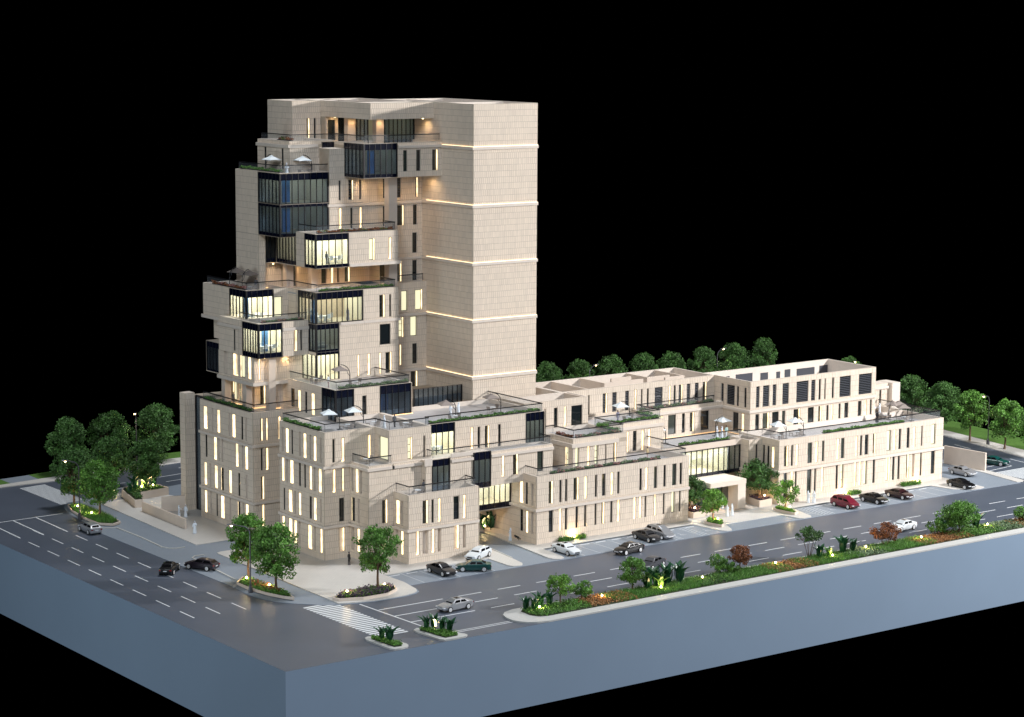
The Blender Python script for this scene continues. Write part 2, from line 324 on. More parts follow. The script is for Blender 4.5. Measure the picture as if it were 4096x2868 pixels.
# ================================================================ buildings
WIN = {
'C1y':[
   (5.25,8.36,[(40.93,41.73,'DL'),(42.34,42.66,'D'),(43.36,43.78,'W'),(45.89,46.74,'D'),(47.42,47.82,'W')]),
   (1.19,4.42,[(39.86,40.34,'W'),(40.93,41.69,'B'),(42.35,42.78,'W'),(43.37,43.79,'B'),(46.01,46.75,'BL'),(47.43,47.82,'B')]),
],
'C1x':[
   (5.15,8.3,[(34.83,35.2,'B'),(35.66,36.39,'W')]),
   (1.17,4.38,[(34.76,35.26,'W'),(36.09,36.46,'B')]),
],
'C2y':[
   (9.27,12.42,[(35.88,36.29,'W'),(37.3,37.54,'D'),(40.97,41.72,'DL')]),
   (5.19,8.33,[(36.85,37.64,'DL')]),
   (1.48,4.43,[(36.77,37.38,'BL')]),
],
'C2x':[
   (9.19,12.36,[(38.65,39.12,'B'),(39.57,40.19,'W'),(40.77,41.15,'B')]),
   (5.16,8.35,[(39.26,39.68,'B'),(40.41,41.23,'DL')]),
   (1.22,4.3,[(39.24,39.82,'W'),(40.58,41.22,'B')]),
],
'C3y':[
   (13.2,16.32,[(32.0,32.32,'D'),(33.4,33.83,'W'),(37.5,37.96,'W')]),
   (9.17,12.24,[(32.0,32.43,'W'),(33.43,33.73,'DL')]),
   (5.14,8.29,[(33.0,33.76,'D')]),
   (1.05,4.24,[(33.0,33.79,'BL')]),
],
'C3x':[
   (13.23,16.51,[(42.24,42.61,'B'),(43.6,44.19,'W'),(44.83,45.19,'B'),(46.12,46.79,'W'),(47.51,47.91,'B'),(49.56,49.9,'D'),(50.72,51.38,'W'),(51.98,52.37,'B')]),
   (9.18,12.37,[(42.31,42.97,'W'),(43.79,44.12,'B'),(44.74,45.27,'W'),(46.27,46.67,'D'),(47.57,48.02,'D'),(49.51,50.29,'W'),(50.9,51.27,'B'),(51.91,52.44,'W')]),
   (5.21,8.23,[(42.28,42.63,'B'),(43.64,44.24,'W'),(44.81,45.32,'D'),(47.59,48.08,'W'),(48.85,49.22,'B'),(49.85,50.74,'W'),(51.73,52.08,'D')]),
   (1.05,4.27,[(42.2,42.63,'W'),(43.83,44.22,'B'),(44.8,45.74,'W'),(47.78,48.21,'B'),(48.73,49.35,'W'),(49.92,50.72,'BL'),(51.92,52.47,'W')]),
],
'C4y':[
   (13.31,16.42,[(31.88,32.21,'DL'),(32.71,33.0,'DL'),(34.73,35.09,'W')]),
   (9.14,12.21,[(31.9,32.16,'D'),(32.7,33.08,'W')]),
   (5.05,8.25,[(31.89,32.34,'DL')]),
   (1.3,4.27,[(32.03,32.35,'W')]),
],
'C4x':[
   (13.17,16.4,[(61.83,62.19,'B'),(62.92,63.36,'D'),(65.1,65.88,'W'),(66.53,66.9,'B'),(69.47,70.19,'W'),(71.38,71.76,'B'),(73.16,74.14,'W')]),
   (9.11,12.36,[(61.68,62.36,'W'),(62.89,63.23,'B'),(64.36,65.0,'W'),(68.64,68.97,'B'),(69.65,70.05,'B'),(70.53,71.24,'W'),(73.25,73.74,'D')]),
   (5.01,8.26,[(61.85,62.31,'B'),(63.92,64.41,'D'),(66.31,66.98,'W'),(68.58,69.33,'DL'),(70.36,71.12,'W'),(72.22,72.65,'B'),(73.5,74.17,'W')]),
   (0.98,4.18,[(61.69,62.38,'W'),(62.81,63.16,'B'),(63.99,64.65,'DL'),(66.51,66.91,'B'),(68.48,69.44,'W'),(70.42,70.78,'D'),(72.2,72.56,'B'),(73.54,74.16,'W')]),
],
'R1y':[
   (5.57,8.68,[(61.4,62.1,'DL'),(63.23,63.58,'D'),(64.22,64.57,'D'),(65.7,66.55,'DL'),(67.63,68.0,'W'),(69.45,69.8,'D'),(70.72,71.28,'D'),(72.27,72.65,'W'),(73.44,73.79,'D'),(77.46,77.85,'D'),(78.47,78.91,'W'),(80.11,80.64,'D'),(81.87,82.26,'D'),(83.5,84.23,'D'),(84.9,85.29,'D')]),
   (1.59,4.67,[(61.44,62.13,'D'),(63.21,63.6,'W'),(64.22,64.6,'D'),(66.08,66.51,'D'),(67.61,67.95,'D'),(69.46,69.75,'D'),(70.67,71.15,'DL'),(72.25,72.6,'D'),(73.46,73.91,'W'),(76.45,76.8,'W'),(77.46,77.84,'W'),(78.46,78.73,'D'),(80.11,80.48,'YL'),(81.83,82.11,'D'),(83.44,84.04,'Y'),(84.84,85.1,'D')]),
],
'R1x':[
   (5.42,8.44,[(33.82,34.2,'B'),(35.11,35.53,'D'),(36.15,36.92,'W')]),
   (1.44,4.47,[(33.81,34.21,'B'),(35.01,35.45,'W'),(36.17,36.74,'D')]),
],
'R2y':[
   (5.75,8.84,[(105.52,106.33,'DL'),(106.93,107.3,'D'),(107.92,108.33,'W'),(110.32,111.18,'D'),(111.9,112.35,'W'),(113.28,113.7,'D'),(116.29,116.78,'W'),(117.22,117.88,'D'),(120.27,120.66,'W'),(121.25,121.66,'D'),(122.26,122.96,'D'),(124.01,124.59,'DL')]),
   (5.84,9.02,[(126.99,127.86,'Y'),(128.41,128.9,'W'),(129.6,130.04,'D'),(131.36,131.92,'D'),(132.73,133.21,'W'),(134.56,134.82,'D'),(136.82,137.74,'Y')]),
   (1.15,4.85,[(105.53,106.17,'D'),(106.98,107.42,'W'),(107.85,108.15,'D'),(110.32,111.15,'D'),(111.79,112.13,'D'),(113.27,113.63,'W'),(116.27,116.67,'D'),(117.23,117.86,'Y'),(120.18,120.53,'W'),(121.18,121.55,'W'),(122.18,122.87,'Y'),(124.11,124.56,'D')]),
   (1.12,4.85,[(126.94,127.8,'YL'),(128.37,128.8,'D'),(129.53,129.95,'D'),(131.42,131.96,'DL'),(132.73,133.16,'B'),(134.49,134.82,'D'),(136.93,137.73,'D')]),
],
'R2x':[
   (5.61,8.68,[(34.5,34.97,'W'),(35.56,35.94,'D'),(36.55,36.91,'D')]),
],
'R2z':[
   (5.59,8.79,[(101.78,102.27,'W'),(103.21,103.56,'D')]),
],
'Sy':[
   (13.21,16.44,[(107.77,108.41,'V'),(109.16,110.41,'V'),(111.16,111.86,'V'),(113.2,114.47,'V'),(116.11,118.57,'V'),(119.23,120.03,'V'),(120.84,121.21,'D'),(122.03,122.28,'D'),(123.66,124.03,'D'),(125.31,127.66,'V'),(129.47,132.29,'V')]),
   (9.29,12.19,[(107.71,108.44,'D'),(109.19,110.48,'DL'),(111.16,112.46,'D'),(113.2,113.84,'D'),(115.6,116.96,'DL'),(118.63,119.85,'D'),(120.84,121.54,'DL'),(122.57,123.0,'D'),(123.58,123.94,'W'),(125.2,125.6,'D'),(126.47,127.28,'D'),(129.43,130.14,'D'),(130.93,131.3,'W'),(132.07,132.43,'D')]),
],
'Sx':[
   (13.22,16.24,[(43.13,43.54,'D'),(44.82,45.23,'D'),(45.79,47.5,'V'),(48.32,48.86,'V')]),
   (9.24,12.17,[(43.58,44.05,'W'),(44.84,46.01,'D')]),
],
'Ny':[
   (13.48,16.4,[(81.76,82.05,'D'),(84.57,85.36,'VL'),(86.39,87.16,'V'),(88.85,89.53,'V'),(90.64,90.98,'DL'),(91.9,92.15,'D'),(93.07,93.39,'D'),(94.59,96.08,'V'),(97.32,97.68,'DL'),(98.34,98.7,'D'),(99.33,100.07,'VL'),(100.95,101.59,'V'),(102.56,103.28,'V'),(104.14,104.89,'VL')]),
],
'Ky':[
   (9.42,12.37,[(93.59,94.43,'YL'),(95.52,97.02,'D'),(98.26,98.82,'D'),(99.84,100.66,'DL'),(102.06,103.66,'D')]),
],
'My':[
   (13.07,16.17,[(69.86,70.21,'B'),(71.68,72.28,'D'),(73.52,73.87,'W'),(74.82,76.78,'D')]),
],
'Py':[
   (9.3,12.21,[(68.72,69.34,'Y'),(70.84,71.23,'W'),(72.15,72.72,'Y'),(74.03,74.2,'D'),(75.51,76.03,'DL')]),
],
'Px':[
   (9.27,12.14,[(37.61,38.25,'YL')]),
],
'Qy':[
   (8.93,11.9,[(82.66,83.41,'DL'),(84.28,84.92,'D'),(85.94,86.3,'W'),(87.18,87.58,'W')]),
],
'By':[
   (13.18,16.21,[(52.35,52.78,'W'),(53.57,53.94,'D'),(54.77,55.5,'DL'),(57.02,57.42,'D')]),
],
'Bby':[
   (9.53,12.52,[(55.67,56.1,'W'),(57.58,58.4,'DL'),(61.72,62.71,'D')]),
],
'Cuy':[
   (13.13,16.07,[(41.65,42.33,'YL'),(44.15,44.41,'D')]),
],
'Cux':[
   (13.24,16.3,[(38.4,40.54,'Y')]),
],
'Hy':[
   (17.03,19.92,[(42.5,43.16,'D')]),
],
'Hx':[
   (16.86,19.86,[(56.12,56.88,'W'),(58.06,58.58,'D'),(59.84,60.45,'W'),(61.46,62.36,'D')]),
],
'Gy':[
   (21.08,24.08,[(47.51,47.79,'DL'),(49.19,49.6,'W'),(51.22,51.46,'DL'),(52.26,53.24,'DL')]),
   (25.25,28.18,[(51.3,53.07,'D')]),
],
'Jy':[
   (25.16,28.35,[(38.37,38.82,'W'),(39.37,39.63,'D')]),
],
'Ey':[
   (29.2,32.38,[(51.25,52.09,'DL'),(52.91,53.2,'D')]),
],
'Dy':[
   (37.47,40.47,[(49.57,50.43,'YL'),(52.82,53.27,'W')]),
],
'Wy':[
   (45.64,48.43,[(47.8,48.09,'V'),(49.43,50.19,'VL'),(51.26,51.54,'V'),(55.28,56.1,'V'),(57.62,58.33,'V'),(60.88,61.29,'VL')]),
   (41.58,44.48,[(47.78,48.22,'W'),(49.74,50.08,'D'),(51.29,51.63,'W'),(55.27,56.45,'D'),(57.61,58.82,'DL'),(60.49,61.14,'D')]),
   (37.48,40.41,[(60.37,61.12,'D')]),
   (33.42,36.37,[(44.77,45.48,'D'),(46.32,46.65,'W'),(47.16,47.43,'D'),(48.36,49.12,'DL'),(50.64,52.79,'D'),(55.24,56.03,'D'),(57.66,58.43,'DL'),(60.37,61.12,'D')]),
],
'Vy':[
   (29.22,32.15,[(57.69,58.74,'Y'),(60.11,61.31,'YL')]),
   (25.42,28.31,[(57.23,58.01,'YL'),(59.27,60.39,'Y')]),
   (21.33,24.29,[(57.19,57.63,'DL'),(59.62,60.38,'D')]),
   (17.27,20.2,[(59.34,60.46,'DL')]),
],
'Ay':[
   (49.78,52.74,[(55.44,56.07,'D'),(57.67,58.33,'D')]),
   (49.76,52.72,[(60.42,61.32,'DL')]),
],
'Ax':[
   (50.07,52.96,[(69.21,69.69,'D'),(74.01,74.5,'D')]),
],
'Ty':[
   (53.77,56.83,[(48.81,49.27,'DL'),(50.03,50.35,'D')]),
],
'Kx':[
   (21.32,24.4,[(64.18,64.94,'W'),(65.91,67.14,'YL'),(67.83,69.21,'W'),(71.04,71.79,'B')]),
],
'Fy':[
   (29.37,32.22,[(38.42,39.71,'Y')]),
],

}
def P3(ax, pl, u, z, d): return (u, pl + d, z) if ax == 'y' else (pl + d, u, z)
def bx(m, ax, pl, u0, u1, z0, z1, d0, d1, mi=0, t=0.5):
    if ax == 'y': m.box(u0, u1, pl + d0, pl + d1, z0, z1, mi, t)
    else: m.box(pl + d0, pl + d1, u0, u1, z0, z1, mi, t)
DEPTH = 0.5
def facade(m, ax, pl, u0, u1, z0, z1, holes, blind):
    us = sorted({u0, u1, *[max(u0, min(u1, h[0])) for h in holes], *[max(u0, min(u1, h[1])) for h in holes]})
    zs = sorted({z0, z1, *[max(z0, min(z1, h[2])) for h in holes], *[max(z0, min(z1, h[3])) for h in holes]})
    for i in range(len(us) - 1):
        for j in range(len(zs) - 1):
            a, b, c, d = us[i], us[i+1], zs[j], zs[j+1]
            if b - a < 1e-4 or d - c < 1e-4: continue
            cu, cz = (a + b) / 2, (c + d) / 2
            if any(h[0] < cu < h[1] and h[2] < cz < h[3] for h in holes): continue
            m.face([P3(ax, pl, a, c, 0), P3(ax, pl, b, c, 0), P3(ax, pl, b, d, 0), P3(ax, pl, a, d, 0)])
    for h in blind:
        a, b, c, d = h[:4]; D = DEPTH
        for q in (((a,c,0),(a,d,0),(a,d,D),(a,c,D)), ((b,c,0),(b,d,0),(b,d,D),(b,c,D)), ((a,c,0),(b,c,0),(b,c,D),(a,c,D)), ((a,d,0),(b,d,0),(b,d,D),(a,d,D)), ((a,c,D),(b,c,D),(b,d,D),(a,d,D))):
            m.face([P3(ax, pl, *p) for p in q], 1)
def sub(r, h):
    a, b, c, d = r; e, f, g, k = h
    if e >= b or f <= a or g >= d or k <= c: return [r]
    o = []
    if a < e: o.append((a, e, c, d))
    if f < b: o.append((f, b, c, d))
    x, y = max(a, e), min(b, f)
    if c < g: o.append((x, y, c, g))
    if k < d: o.append((x, y, k, d))
    return o
TH, TW, JO = 0.86, 0.34, 0.045
def tiles(m, ax, pl, u0, u1, z0, z1, cuts, tw=TW):
    n = max(1, round((z1 - z0) / TH)); h = (z1 - z0) / n; rnd = random.Random(int(pl * 7 + u0 * 13 + z0))
    for r in range(n):
        za, zb_ = z0 + r * h, z0 + (r + 1) * h
        rc = [c for c in cuts if c[2] < zb_ and c[3] > za]
        u = u0 - (r % 2) * tw * 0.5
        while u < u1:
            w = tw * rnd.choice((1, 1, 1, 1, 0.85, 1.2, 1.7 if ax == 'x' else 1)); a, b = max(u, u0), min(u + w, u1); u += w
            if b - a < 0.08: continue
            R = [(a + JO/2, b - JO/2, za + JO/2, zb_ - JO/2)]
            for c in rc:
                if c[0] < b and c[1] > a: R = [q for x in R for q in sub(x, c)]
            for q in R:
                if q[1] - q[0] > 0.05 and q[3] - q[2] > 0.05: 
                    bx(m, ax, pl, q[0], q[1], q[2], q[3], -0.03, 0.01, 0, rnd.random())
def window(B, ax, pl, u0, u1, z0, z1, k):
    gl = {'D': 0.16, 'DL': 0.34, 'Y': 0.22, 'YL': 0.32, 'V': 0.16, 'VL': 0.28}
    if ax == 'x': gl = {'D': 0.10, 'DL': 0.12, 'Y': 0.20, 'YL': 0.20, 'V': 0.14, 'VL': 0.14}
    if k == 'B': return
    if k in ('W', 'BL'):
        m = MB(); a = u1 - 0.045
        bx(m, ax, pl, a, u1 - 0.004, z0 + 0.05, z1 - 0.02, 0.10 if ax == 'y' else 0.05, 0.40 if ax == 'y' else 0.46)
        if k == 'W': bx(m, ax, pl, u0 + 0.05, u1 - 0.05, z0 + 0.004, z0 + 0.05, 0.12, 0.48)
        m.build('light_slot', X['led'], B); return
    d = gl[k]; m = MB(); w = 0.07; right = u1 - (0.05 if 'L' in k else 0.002)
    fr = (u0 + 0.002, right, z0 + 0.002, z1 - 0.002)
    bx(m, ax, pl, fr[0], fr[0] + w*0.6, fr[2], fr[3], d - 0.06, d + 0.03); bx(m, ax, pl, fr[1] - w, fr[1], fr[2], fr[3], d - 0.06, d + 0.03)
    bx(m, ax, pl, fr[0] + w*0.6, fr[1] - w, fr[2], fr[2] + w, d - 0.06, d + 0.03); bx(m, ax, pl, fr[0] + w*0.6, fr[1] - w, fr[3] - w, fr[3], d - 0.06, d + 0.03)
    W_ = u1 - u0
    if 0.38 < W_ < 1.0 and k[0] in 'DY' and (int(u0 * 10) % 3):
        for q in (0.33, 0.66): z = z0 + (z1 - z0) * q; bx(m, ax, pl, fr[0] + w*0.6, fr[1] - w, z - 0.03, z + 0.03, d - 0.05, d + 0.025)
    o = m.build('louvre' if k[0] == 'V' else 'window', X['black'], B)
    g = MB(); bx(g, ax, pl, fr[0] + 0.02, fr[1] - 0.02, fr[2] + 0.02, fr[3] - 0.02, d, d + 0.02)
    gm = 'lit' if k[0] == 'Y' else 'dglass' if (k[0] == 'V' or int(u0 * 7) % 4 or ax == 'x') else 'gglass'
    g.build('glass_pane', X[gm], o, world=False)
    if k[0] == 'V':
        n = 11; h = (fr[3] - fr[2] - 0.2) / n
        s = MB(); bx(s, ax, 0, fr[0] + 0.05, fr[1] - w, 0, h * 0.42, -0.05, 0.04); me = s.mesh('slat', X['slat'])
        for i in range(n):
            q = link('slat', me, o, None, False); q.location = (0, pl + d - 0.06, fr[2] + 0.12 + i * h) if ax == 'y' else (pl + d - 0.06, 0, fr[2] + 0.12 + i * h)
    if 'L' in k:
        s = MB(); bx(s, ax, pl, u1 - 0.045, u1 - 0.004, z0 + 0.03, z1 - 0.03, 0.05, min(d + 0.02, 0.48)); s.build('light_strip', X['led'], o, world=False)
X['covew'] = mat('band_led', (0.9, 0.8, 0.6), 0.5, emit=(1.0, 0.74, 0.44), es=2.4)
X['ceilm'] = mat('office_ceiling_light_mid', (0.9, 0.9, 0.8), 0.5, emit=(1.0, 0.94, 0.70), es=4.2)
X['ceild2'] = mat('office_ceiling_light_dim', (0.9, 0.9, 0.8), 0.5, emit=(0.8, 0.75, 0.5), es=0.45)
X['slat'] = mat('louvre_slat', (0.05, 0.053, 0.065), 0.5)

def curtain(B, ax, pl, u0, u1, z0, z1, top=0.8, bot=0.4, n=None, pane='paned', corner=None, d=0.08):
    """glazed bay: navy spandrels, mullions, panes. one part with sub-parts"""
    n = n or max(2, round((u1 - u0) / 1.02)); w = (u1 - u0) / n
    m = MB()
    bx(m, ax, pl, u0, u1, z0, z0 + 0.06, d - 0.04, d + 0.06)
    o = m.build('curtain_wall', X['black'], B)
    m = MB(); bx(m, ax, pl, u0, u1, z1 - 0.06, z1, d - 0.04, d + 0.06); m.build('head_rail', X['black'], o, world=False)
    for i in range(n):
        a = u0 + i * w
        for (zz0, zz1) in ((z1 - top, z1 - 0.062), (z0 + 0.062, z0 + bot)):
            if zz1 - zz0 > 0.05:
                s = MB(); bx(s, ax, pl, a + 0.03, a + w - 0.03, zz0, zz1, d - 0.03, d + 0.05); s.build('spandrel', X['navy'], o, world=False)
        s = MB(); bx(s, ax, pl, a + 0.03, a + w - 0.03, z0 + bot + 0.003, z1 - top - 0.003, d, d + 0.03); s.build('pane', X[pane], o, world=False)
    for i in range(n + 1):
        a = u0 + i * w; s = MB(); r = 0.038 if 0 < i < n else 0.09
        a = min(max(a, u0 + r), u1 - r)
        bx(s, ax, pl, a - r, a + r, z0 + 0.061, z1 - 0.061, d - 0.10, d + 0.05); s.build('mullion', X['black'], o, world=False)
    return o
def room(B, x0, x1, y0, y1, z0, z1, lit='ceil', blue=None):
    m = MB(); t = 0.05
    m.face([(x0, y1, z0), (x1, y1, z0), (x1, y1, z1), (x0, y1, z1)]); m.face([(x1, y0, z0), (x1, y1, z0), (x1, y1, z1), (x1, y0, z1)])
    m.face([(x0, y0, z1), (x1, y0, z1), (x1, y1, z1), (x0, y1, z1)])
    m.face([(x0, y0, z0), (x1, y0, z0), (x1, y1, z0), (x0, y1, z0)], 1)
    o = m.build('room_shell', [X['room'], X['roomf']], B)
    if lit:
        s = MB(); s.box(x0 + 0.5, x1 - 0.4, y0 + 0.5, y1 - 0.4, z1 - 0.06, z1 - 0.02); s.build('ceiling_light', X[lit], o, world=False)
    if blue:
        s = MB(); s.box(*blue, z0 + 0.01, z1 - 0.07); s.build('blue_partition', X['blue'], o, world=False)

def box_part(B, name, mt, *a):
    m = MB(); m.box(*a); return m.build(name, X[mt], B)
def vol(B, x0, x1, y0, y1, z0, z1, fl=None, wy=None, wx=None, gy=(), gx=(), cor=(), coru=None, back=True, tl=True, faces='yx', soff=False, tiled_y=True, par=0.34):
    """one box of the building. wy / wx: window rows on the -Y and -X face, gy / gx: glazed bays (u0,u1,za,zb)"""
    cp = [q for q in gy if abs(q[0] - x0) < 0.13] and [q for q in gx if abs(q[0] - y0) < 0.13]
    if cp:
        gy = [((x0,) + tuple(q[1:])) if abs(q[0] - x0) < 0.13 else q for q in gy]; gx = [((y0,) + tuple(q[1:])) if abs(q[0] - y0) < 0.13 else q for q in gx]
        for q in gx: box_part(B, 'corner_post', 'black', x0 - 0.03, x0 + 0.13, y0 - 0.03, y0 + 0.13, q[2], q[3])
    m = MB(); tm = MB()
    for ax, pl, u0, u1, rows, gl in (('y', y0, x0, x1, wy, gy), ('x', x0, y0, y1, wx, gx)):
        if ax not in faces: continue
        ops = []
        for za, zb_, L in (rows or ()):
            for a, b, k in L:
                if a > u0 - 0.01 and b < u1 + 0.01 and za > z0 - 0.3 and zb_ < z1 + 0.05: ops.append((a, b, za, zb_, k))
        holes = [q[:4] for q in ops] + [q[:4] for q in gl]
        facade(m, ax, pl, u0, u1, z0, z1, holes, [q for q in ops])
        cuts = holes + [(u0 - 1, u1 + 1, a - 0.01, b + 0.01) for a, b in cor]
        if tl:
            c = 0.06
            tiles(tm, ax, pl, u0 + c, u1 - 0.02, z0, z1 - 0.04, [(a - 0.06, b + 0.06, c_, d_ + 0.06) for a, b, c_, d_ in holes] + cuts)
        for q in ops: window(B, ax, pl, *q)
    if back:
        m.face([(x1, y0, z0), (x1, y1, z0), (x1, y1, z1), (x1, y0, z1)]); m.face([(x0, y1, z0), (x1, y1, z0), (x1, y1, z1), (x0, y1, z1)])
    if 'x' not in faces: m.face([(x0, y0, z0), (x0, y1, z0), (x0, y1, z1), (x0, y0, z1)])
    if 'y' not in faces: m.face([(x0, y0, z0), (x1, y0, z0), (x1, y0, z1), (x0, y0, z1)])
    if soff or z0 > 1: m.face([(x0, y0, z0), (x1, y0, z0), (x1, y1, z0), (x0, y1, z0)], 1)
    if fl is None: m.face([(x0, y0, z1), (x1, y0, z1), (x1, y1, z1), (x0, y1, z1)], 1)
    else:
        p = par; a, b, c, d = x0 + p, x1 - p, y0 + p, y1 - p
        for q in ([(x0,y0),(x1,y0),(b,c),(a,c)], [(x1,y0),(x1,y1),(b,d),(b,c)], [(x1,y1),(x0,y1),(a,d),(b,d)], [(x0,y1),(x0,y0),(a,c),(a,d)]): m.face([(*s, z1) for s in q], 1)
        for q in ((a,c,b,c), (b,c,b,d), (b,d,a,d), (a,d,a,c)): m.face([(q[0], q[1], fl - 0.1), (q[2], q[3], fl - 0.1), (q[2], q[3], z1), (q[0], q[1], z1)], 1)
        f = MB(); f.box(a, b, c, d, fl - 0.1, fl); f.build('terrace_floor', X['floor'], B)
    m.build('wall', [X['joint'], X['trim']], B)
    if tm.f: tm.build('stone_cladding', X['tile'], B, kind='stuff')
    for a, b in cor:
        e = 0.30; cm = MB(); ux0, ux1, uy1 = (coru or (x0 - e, x1, y1))
        if ux0 <= x0: cm.box(x0 - e, ux1, y0 - e, y0 - 0.002, a, b)
        else: cm.box(ux0, ux1, y0 - e, y0 - 0.002, a, b)
        if ux0 <= x0 and 'x' in faces: cm.box(x0 - e, x0 - 0.002, y0 - 0.001, uy1, a, b)
        cm.build('cornice', X['trim'], B)
def rail(B, pts, zt, zb_):
    h = MB(); g = MB()
    for i in range(len(pts) - 1):
        a, b = Vector((*pts[i], 0)), Vector((*pts[i+1], 0)); d = (b - a).normalized(); n = Vector((-d.y, d.x, 0)) * 0.035
        def slab(M_, za, zc, t, ext=0.0):
            a2, b2 = a - d * ext, b + d * ext; nn = n * t
            M_.prism([tuple((a2 + nn)[:2]), tuple((b2 + nn)[:2]), tuple((b2 - nn)[:2]), tuple((a2 - nn)[:2])], za, zc)
        slab(h, zt - 0.045, zt + 0.075, 2.2, 0.04 + 0.001 * i); slab(g, zb_, zt - 0.046, 0.3)
    o = h.build('railing', X['black'], B); g.build('glass_panel', X['rail'], o, world=False)
    p = MB()
    for q in pts: p.box(q[0] - 0.02, q[0] + 0.02, q[1] - 0.02, q[1] + 0.02, zb_, zt - 0.047)
    p.build('rail_post', X['metal'], o, world=False)
def cove(B, x0, y0, x1, y1, z, h=0.07, w=0.06):
    m = MB(); m.box(min(x0, x1) - (w if x0 == x1 else 0), max(x0, x1), min(y0, y1) - (w if y0 == y1 else 0), max(y0, y1), z, z + h); m.build('cove_light', X['cove'], B)
def spot(B, x, y, z, power=60, col=(1, 0.66, 0.34), blend=1.0, ang=165):
    m = MB(); m.tube([(x, y, z), (x, y, z - 0.04)], 0.13, 8); o = m.build('downlight', X['bulb'], B)
    l = bpy.data.lights.new('downlight_lamp', 'SPOT'); l.energy = power * 3.2; l.color = col; l.spot_size = radians(ang); l.spot_blend = blend; l.shadow_soft_size = 0.12
    q = bpy.data.objects.new('downlight_lamp', l); COL.objects.link(q); q.location = (x, y, z - 0.08); q.parent = o

# ---------------------------------------------------------------- A: the tower block
A = thing('tower_building', (30.7, 41.6, 0), 'tall stone and glass tower of stacked boxes with terraces at the street corner', 'building')
w = WIN
def merge(*n):
    r = []
    for q in n: r += WIN[q]
    return r
C12 = [(4.45, 4.8)]
vol(A, 38.62, 49.95, 33.6, 37.1, 0, 9.35, 8.75, w['C1y'], w['C1x'], cor=C12)
vol(A, 34.7, 43.1, 37.1, 41.6, 0, 12.35, None, w['C2y'], w['C2x'], cor=C12)
vol(A, 34.7, 38.6, 37.1, 41.6, 12.351, 13.1, 12.8, cor=[(12.42, 12.8)])
vol(A, 38.6, 43.1, 37.1, 38.2, 12.351, 13.1, None, faces='y', cor=[(12.42, 12.8)], coru=(38.6, 43.1, 0))
vol(A, 30.7, 38.6, 41.6, 53.1, 0, 17.32, 16.7, w['C3y'], w['C3x'], cor=[(4.45, 4.8), (12.45, 12.82)])
vol(A, 38.6, 45.4, 38.2, 50.7, 12.4, 17.32, 16.7, w['Cuy'], w['Cux'])
# bridge over the driveway
G1 = (44.15, 47.1, 8.75, 13.05); G2 = (50.8, 53.75, 8.45, 13.35)
vol(A, 43.1, 50.8, 36.2, 38.9, 8.76, 13.1, None, gy=[G1], cor=[(12.42, 12.8)], coru=(47.2, 50.8, 0), back=False)
vol(A, 53.75, 64.4, 36.2, 38.9, 8.45, 13.15, 12.9, w['Bby'], cor=[(12.42, 12.8)], coru=(53.8, 64.4, 0))
box_part(A, 'wall', 'trim', 42.9, 44.1, 36.0, 36.19, 12.35, 13.3); box_part(A, 'wall', 'trim', 47.2, 50.75, 36.02, 36.19, 13.1, 13.6)
curtain(A, 'y', 36.2, *G1, top=0.95, bot=0.1, n=3); curtain(A, 'y', 36.0, *G2, top=1.1, bot=0.7, n=3)
room(A, 44.2, 53.7, 36.4, 38.8, 8.8, 12.9, 'ceild')
box_part(A, 'roof_slab', 'trim', 50.8, 53.75, 36.2, 38.9, 13.1, 13.3); box_part(A, 'soffit', 'trim', 50.8, 53.75, 36.2, 41, 8.3, 8.45)
G3 = (45.75, 49.75, 12.95, 17.3); G4 = (61.7, 64.95, 12.95, 17.3)
vol(A, 45.4, 65.1, 38.9, 52.1, 8.8, 17.32, 16.7, w['By'], gy=[G3, G4])
curtain(A, 'y', 38.9, *G3, top=1.25, bot=0.12, n=4, pane='pane'); curtain(A, 'y', 38.9, *G4, top=1.15, bot=0.1, n=4)
curtain(A, 'x', 65.1, 38.95, 42.0, 12.95, 17.3, top=1.15, bot=0.1, n=3)
room(A, 45.8, 52.0, 39.1, 44.0, 13.0, 16.2, 'ceil'); room(A, 61.6, 65.0, 39.1, 46.0, 13.0, 16.2, 'ceild')
# glazed link and undercroft
curtain(A, 'y', 38.9, 53.7, 59.25, 4.5, 8.75, top=0.1, bot=0.75, n=6, pane='pane', d=0.12)
room(A, 50.1, 59.2, 39.2, 43.5, 4.9, 8.6, 'ceil'); box_part(A, 'soffit', 'trim', 50.1, 59.25, 39.0, 46, 4.38, 4.49)
curtain(A, 'y', 44.0, 50.1, 56.4, 0.15, 4.35, top=0.1, bot=0.1, n=4)
box_part(A, 'wall', 'trim', 56.4, 59.25, 44.0, 44.2, 0.1, 4.37); box_part(A, 'wall', 'room', 50.1, 59.2, 46.2, 46.3, 0.1, 4.37)
box_part(A, 'wall', 'joint', 50.0, 50.1, 33.61, 46, 0, 9.2)
# H, on the roof of the corner block
GH1 = (38.2, 41.15, 16.75, 21.05); GH2 = (45.35, 50.6, 16.75, 21.05); GHx = (50.8, 54.2, 16.75, 21.05)
vol(A, 38.13, 50.72, 50.72, 66, 0, 21.08, 20.8, w['Hy'], w['Hx'], gy=[GH1, GH2], gx=[GHx])
curtain(A, 'y', 50.72, *GH1, top=1.1, bot=0.1, n=3); curtain(A, 'x', 38.13, *GHx, top=1.1, bot=0.1, n=3)
curtain(A, 'y', 50.72, *GH2, top=1.2, bot=0.1, n=5)
room(A, 38.4, 42, 51, 55, 16.8, 20.0, None); room(A, 45.3, 50.6, 51, 55, 16.8, 20.0, None, blue=(46.4, 48.4, 53.2, 53.6))
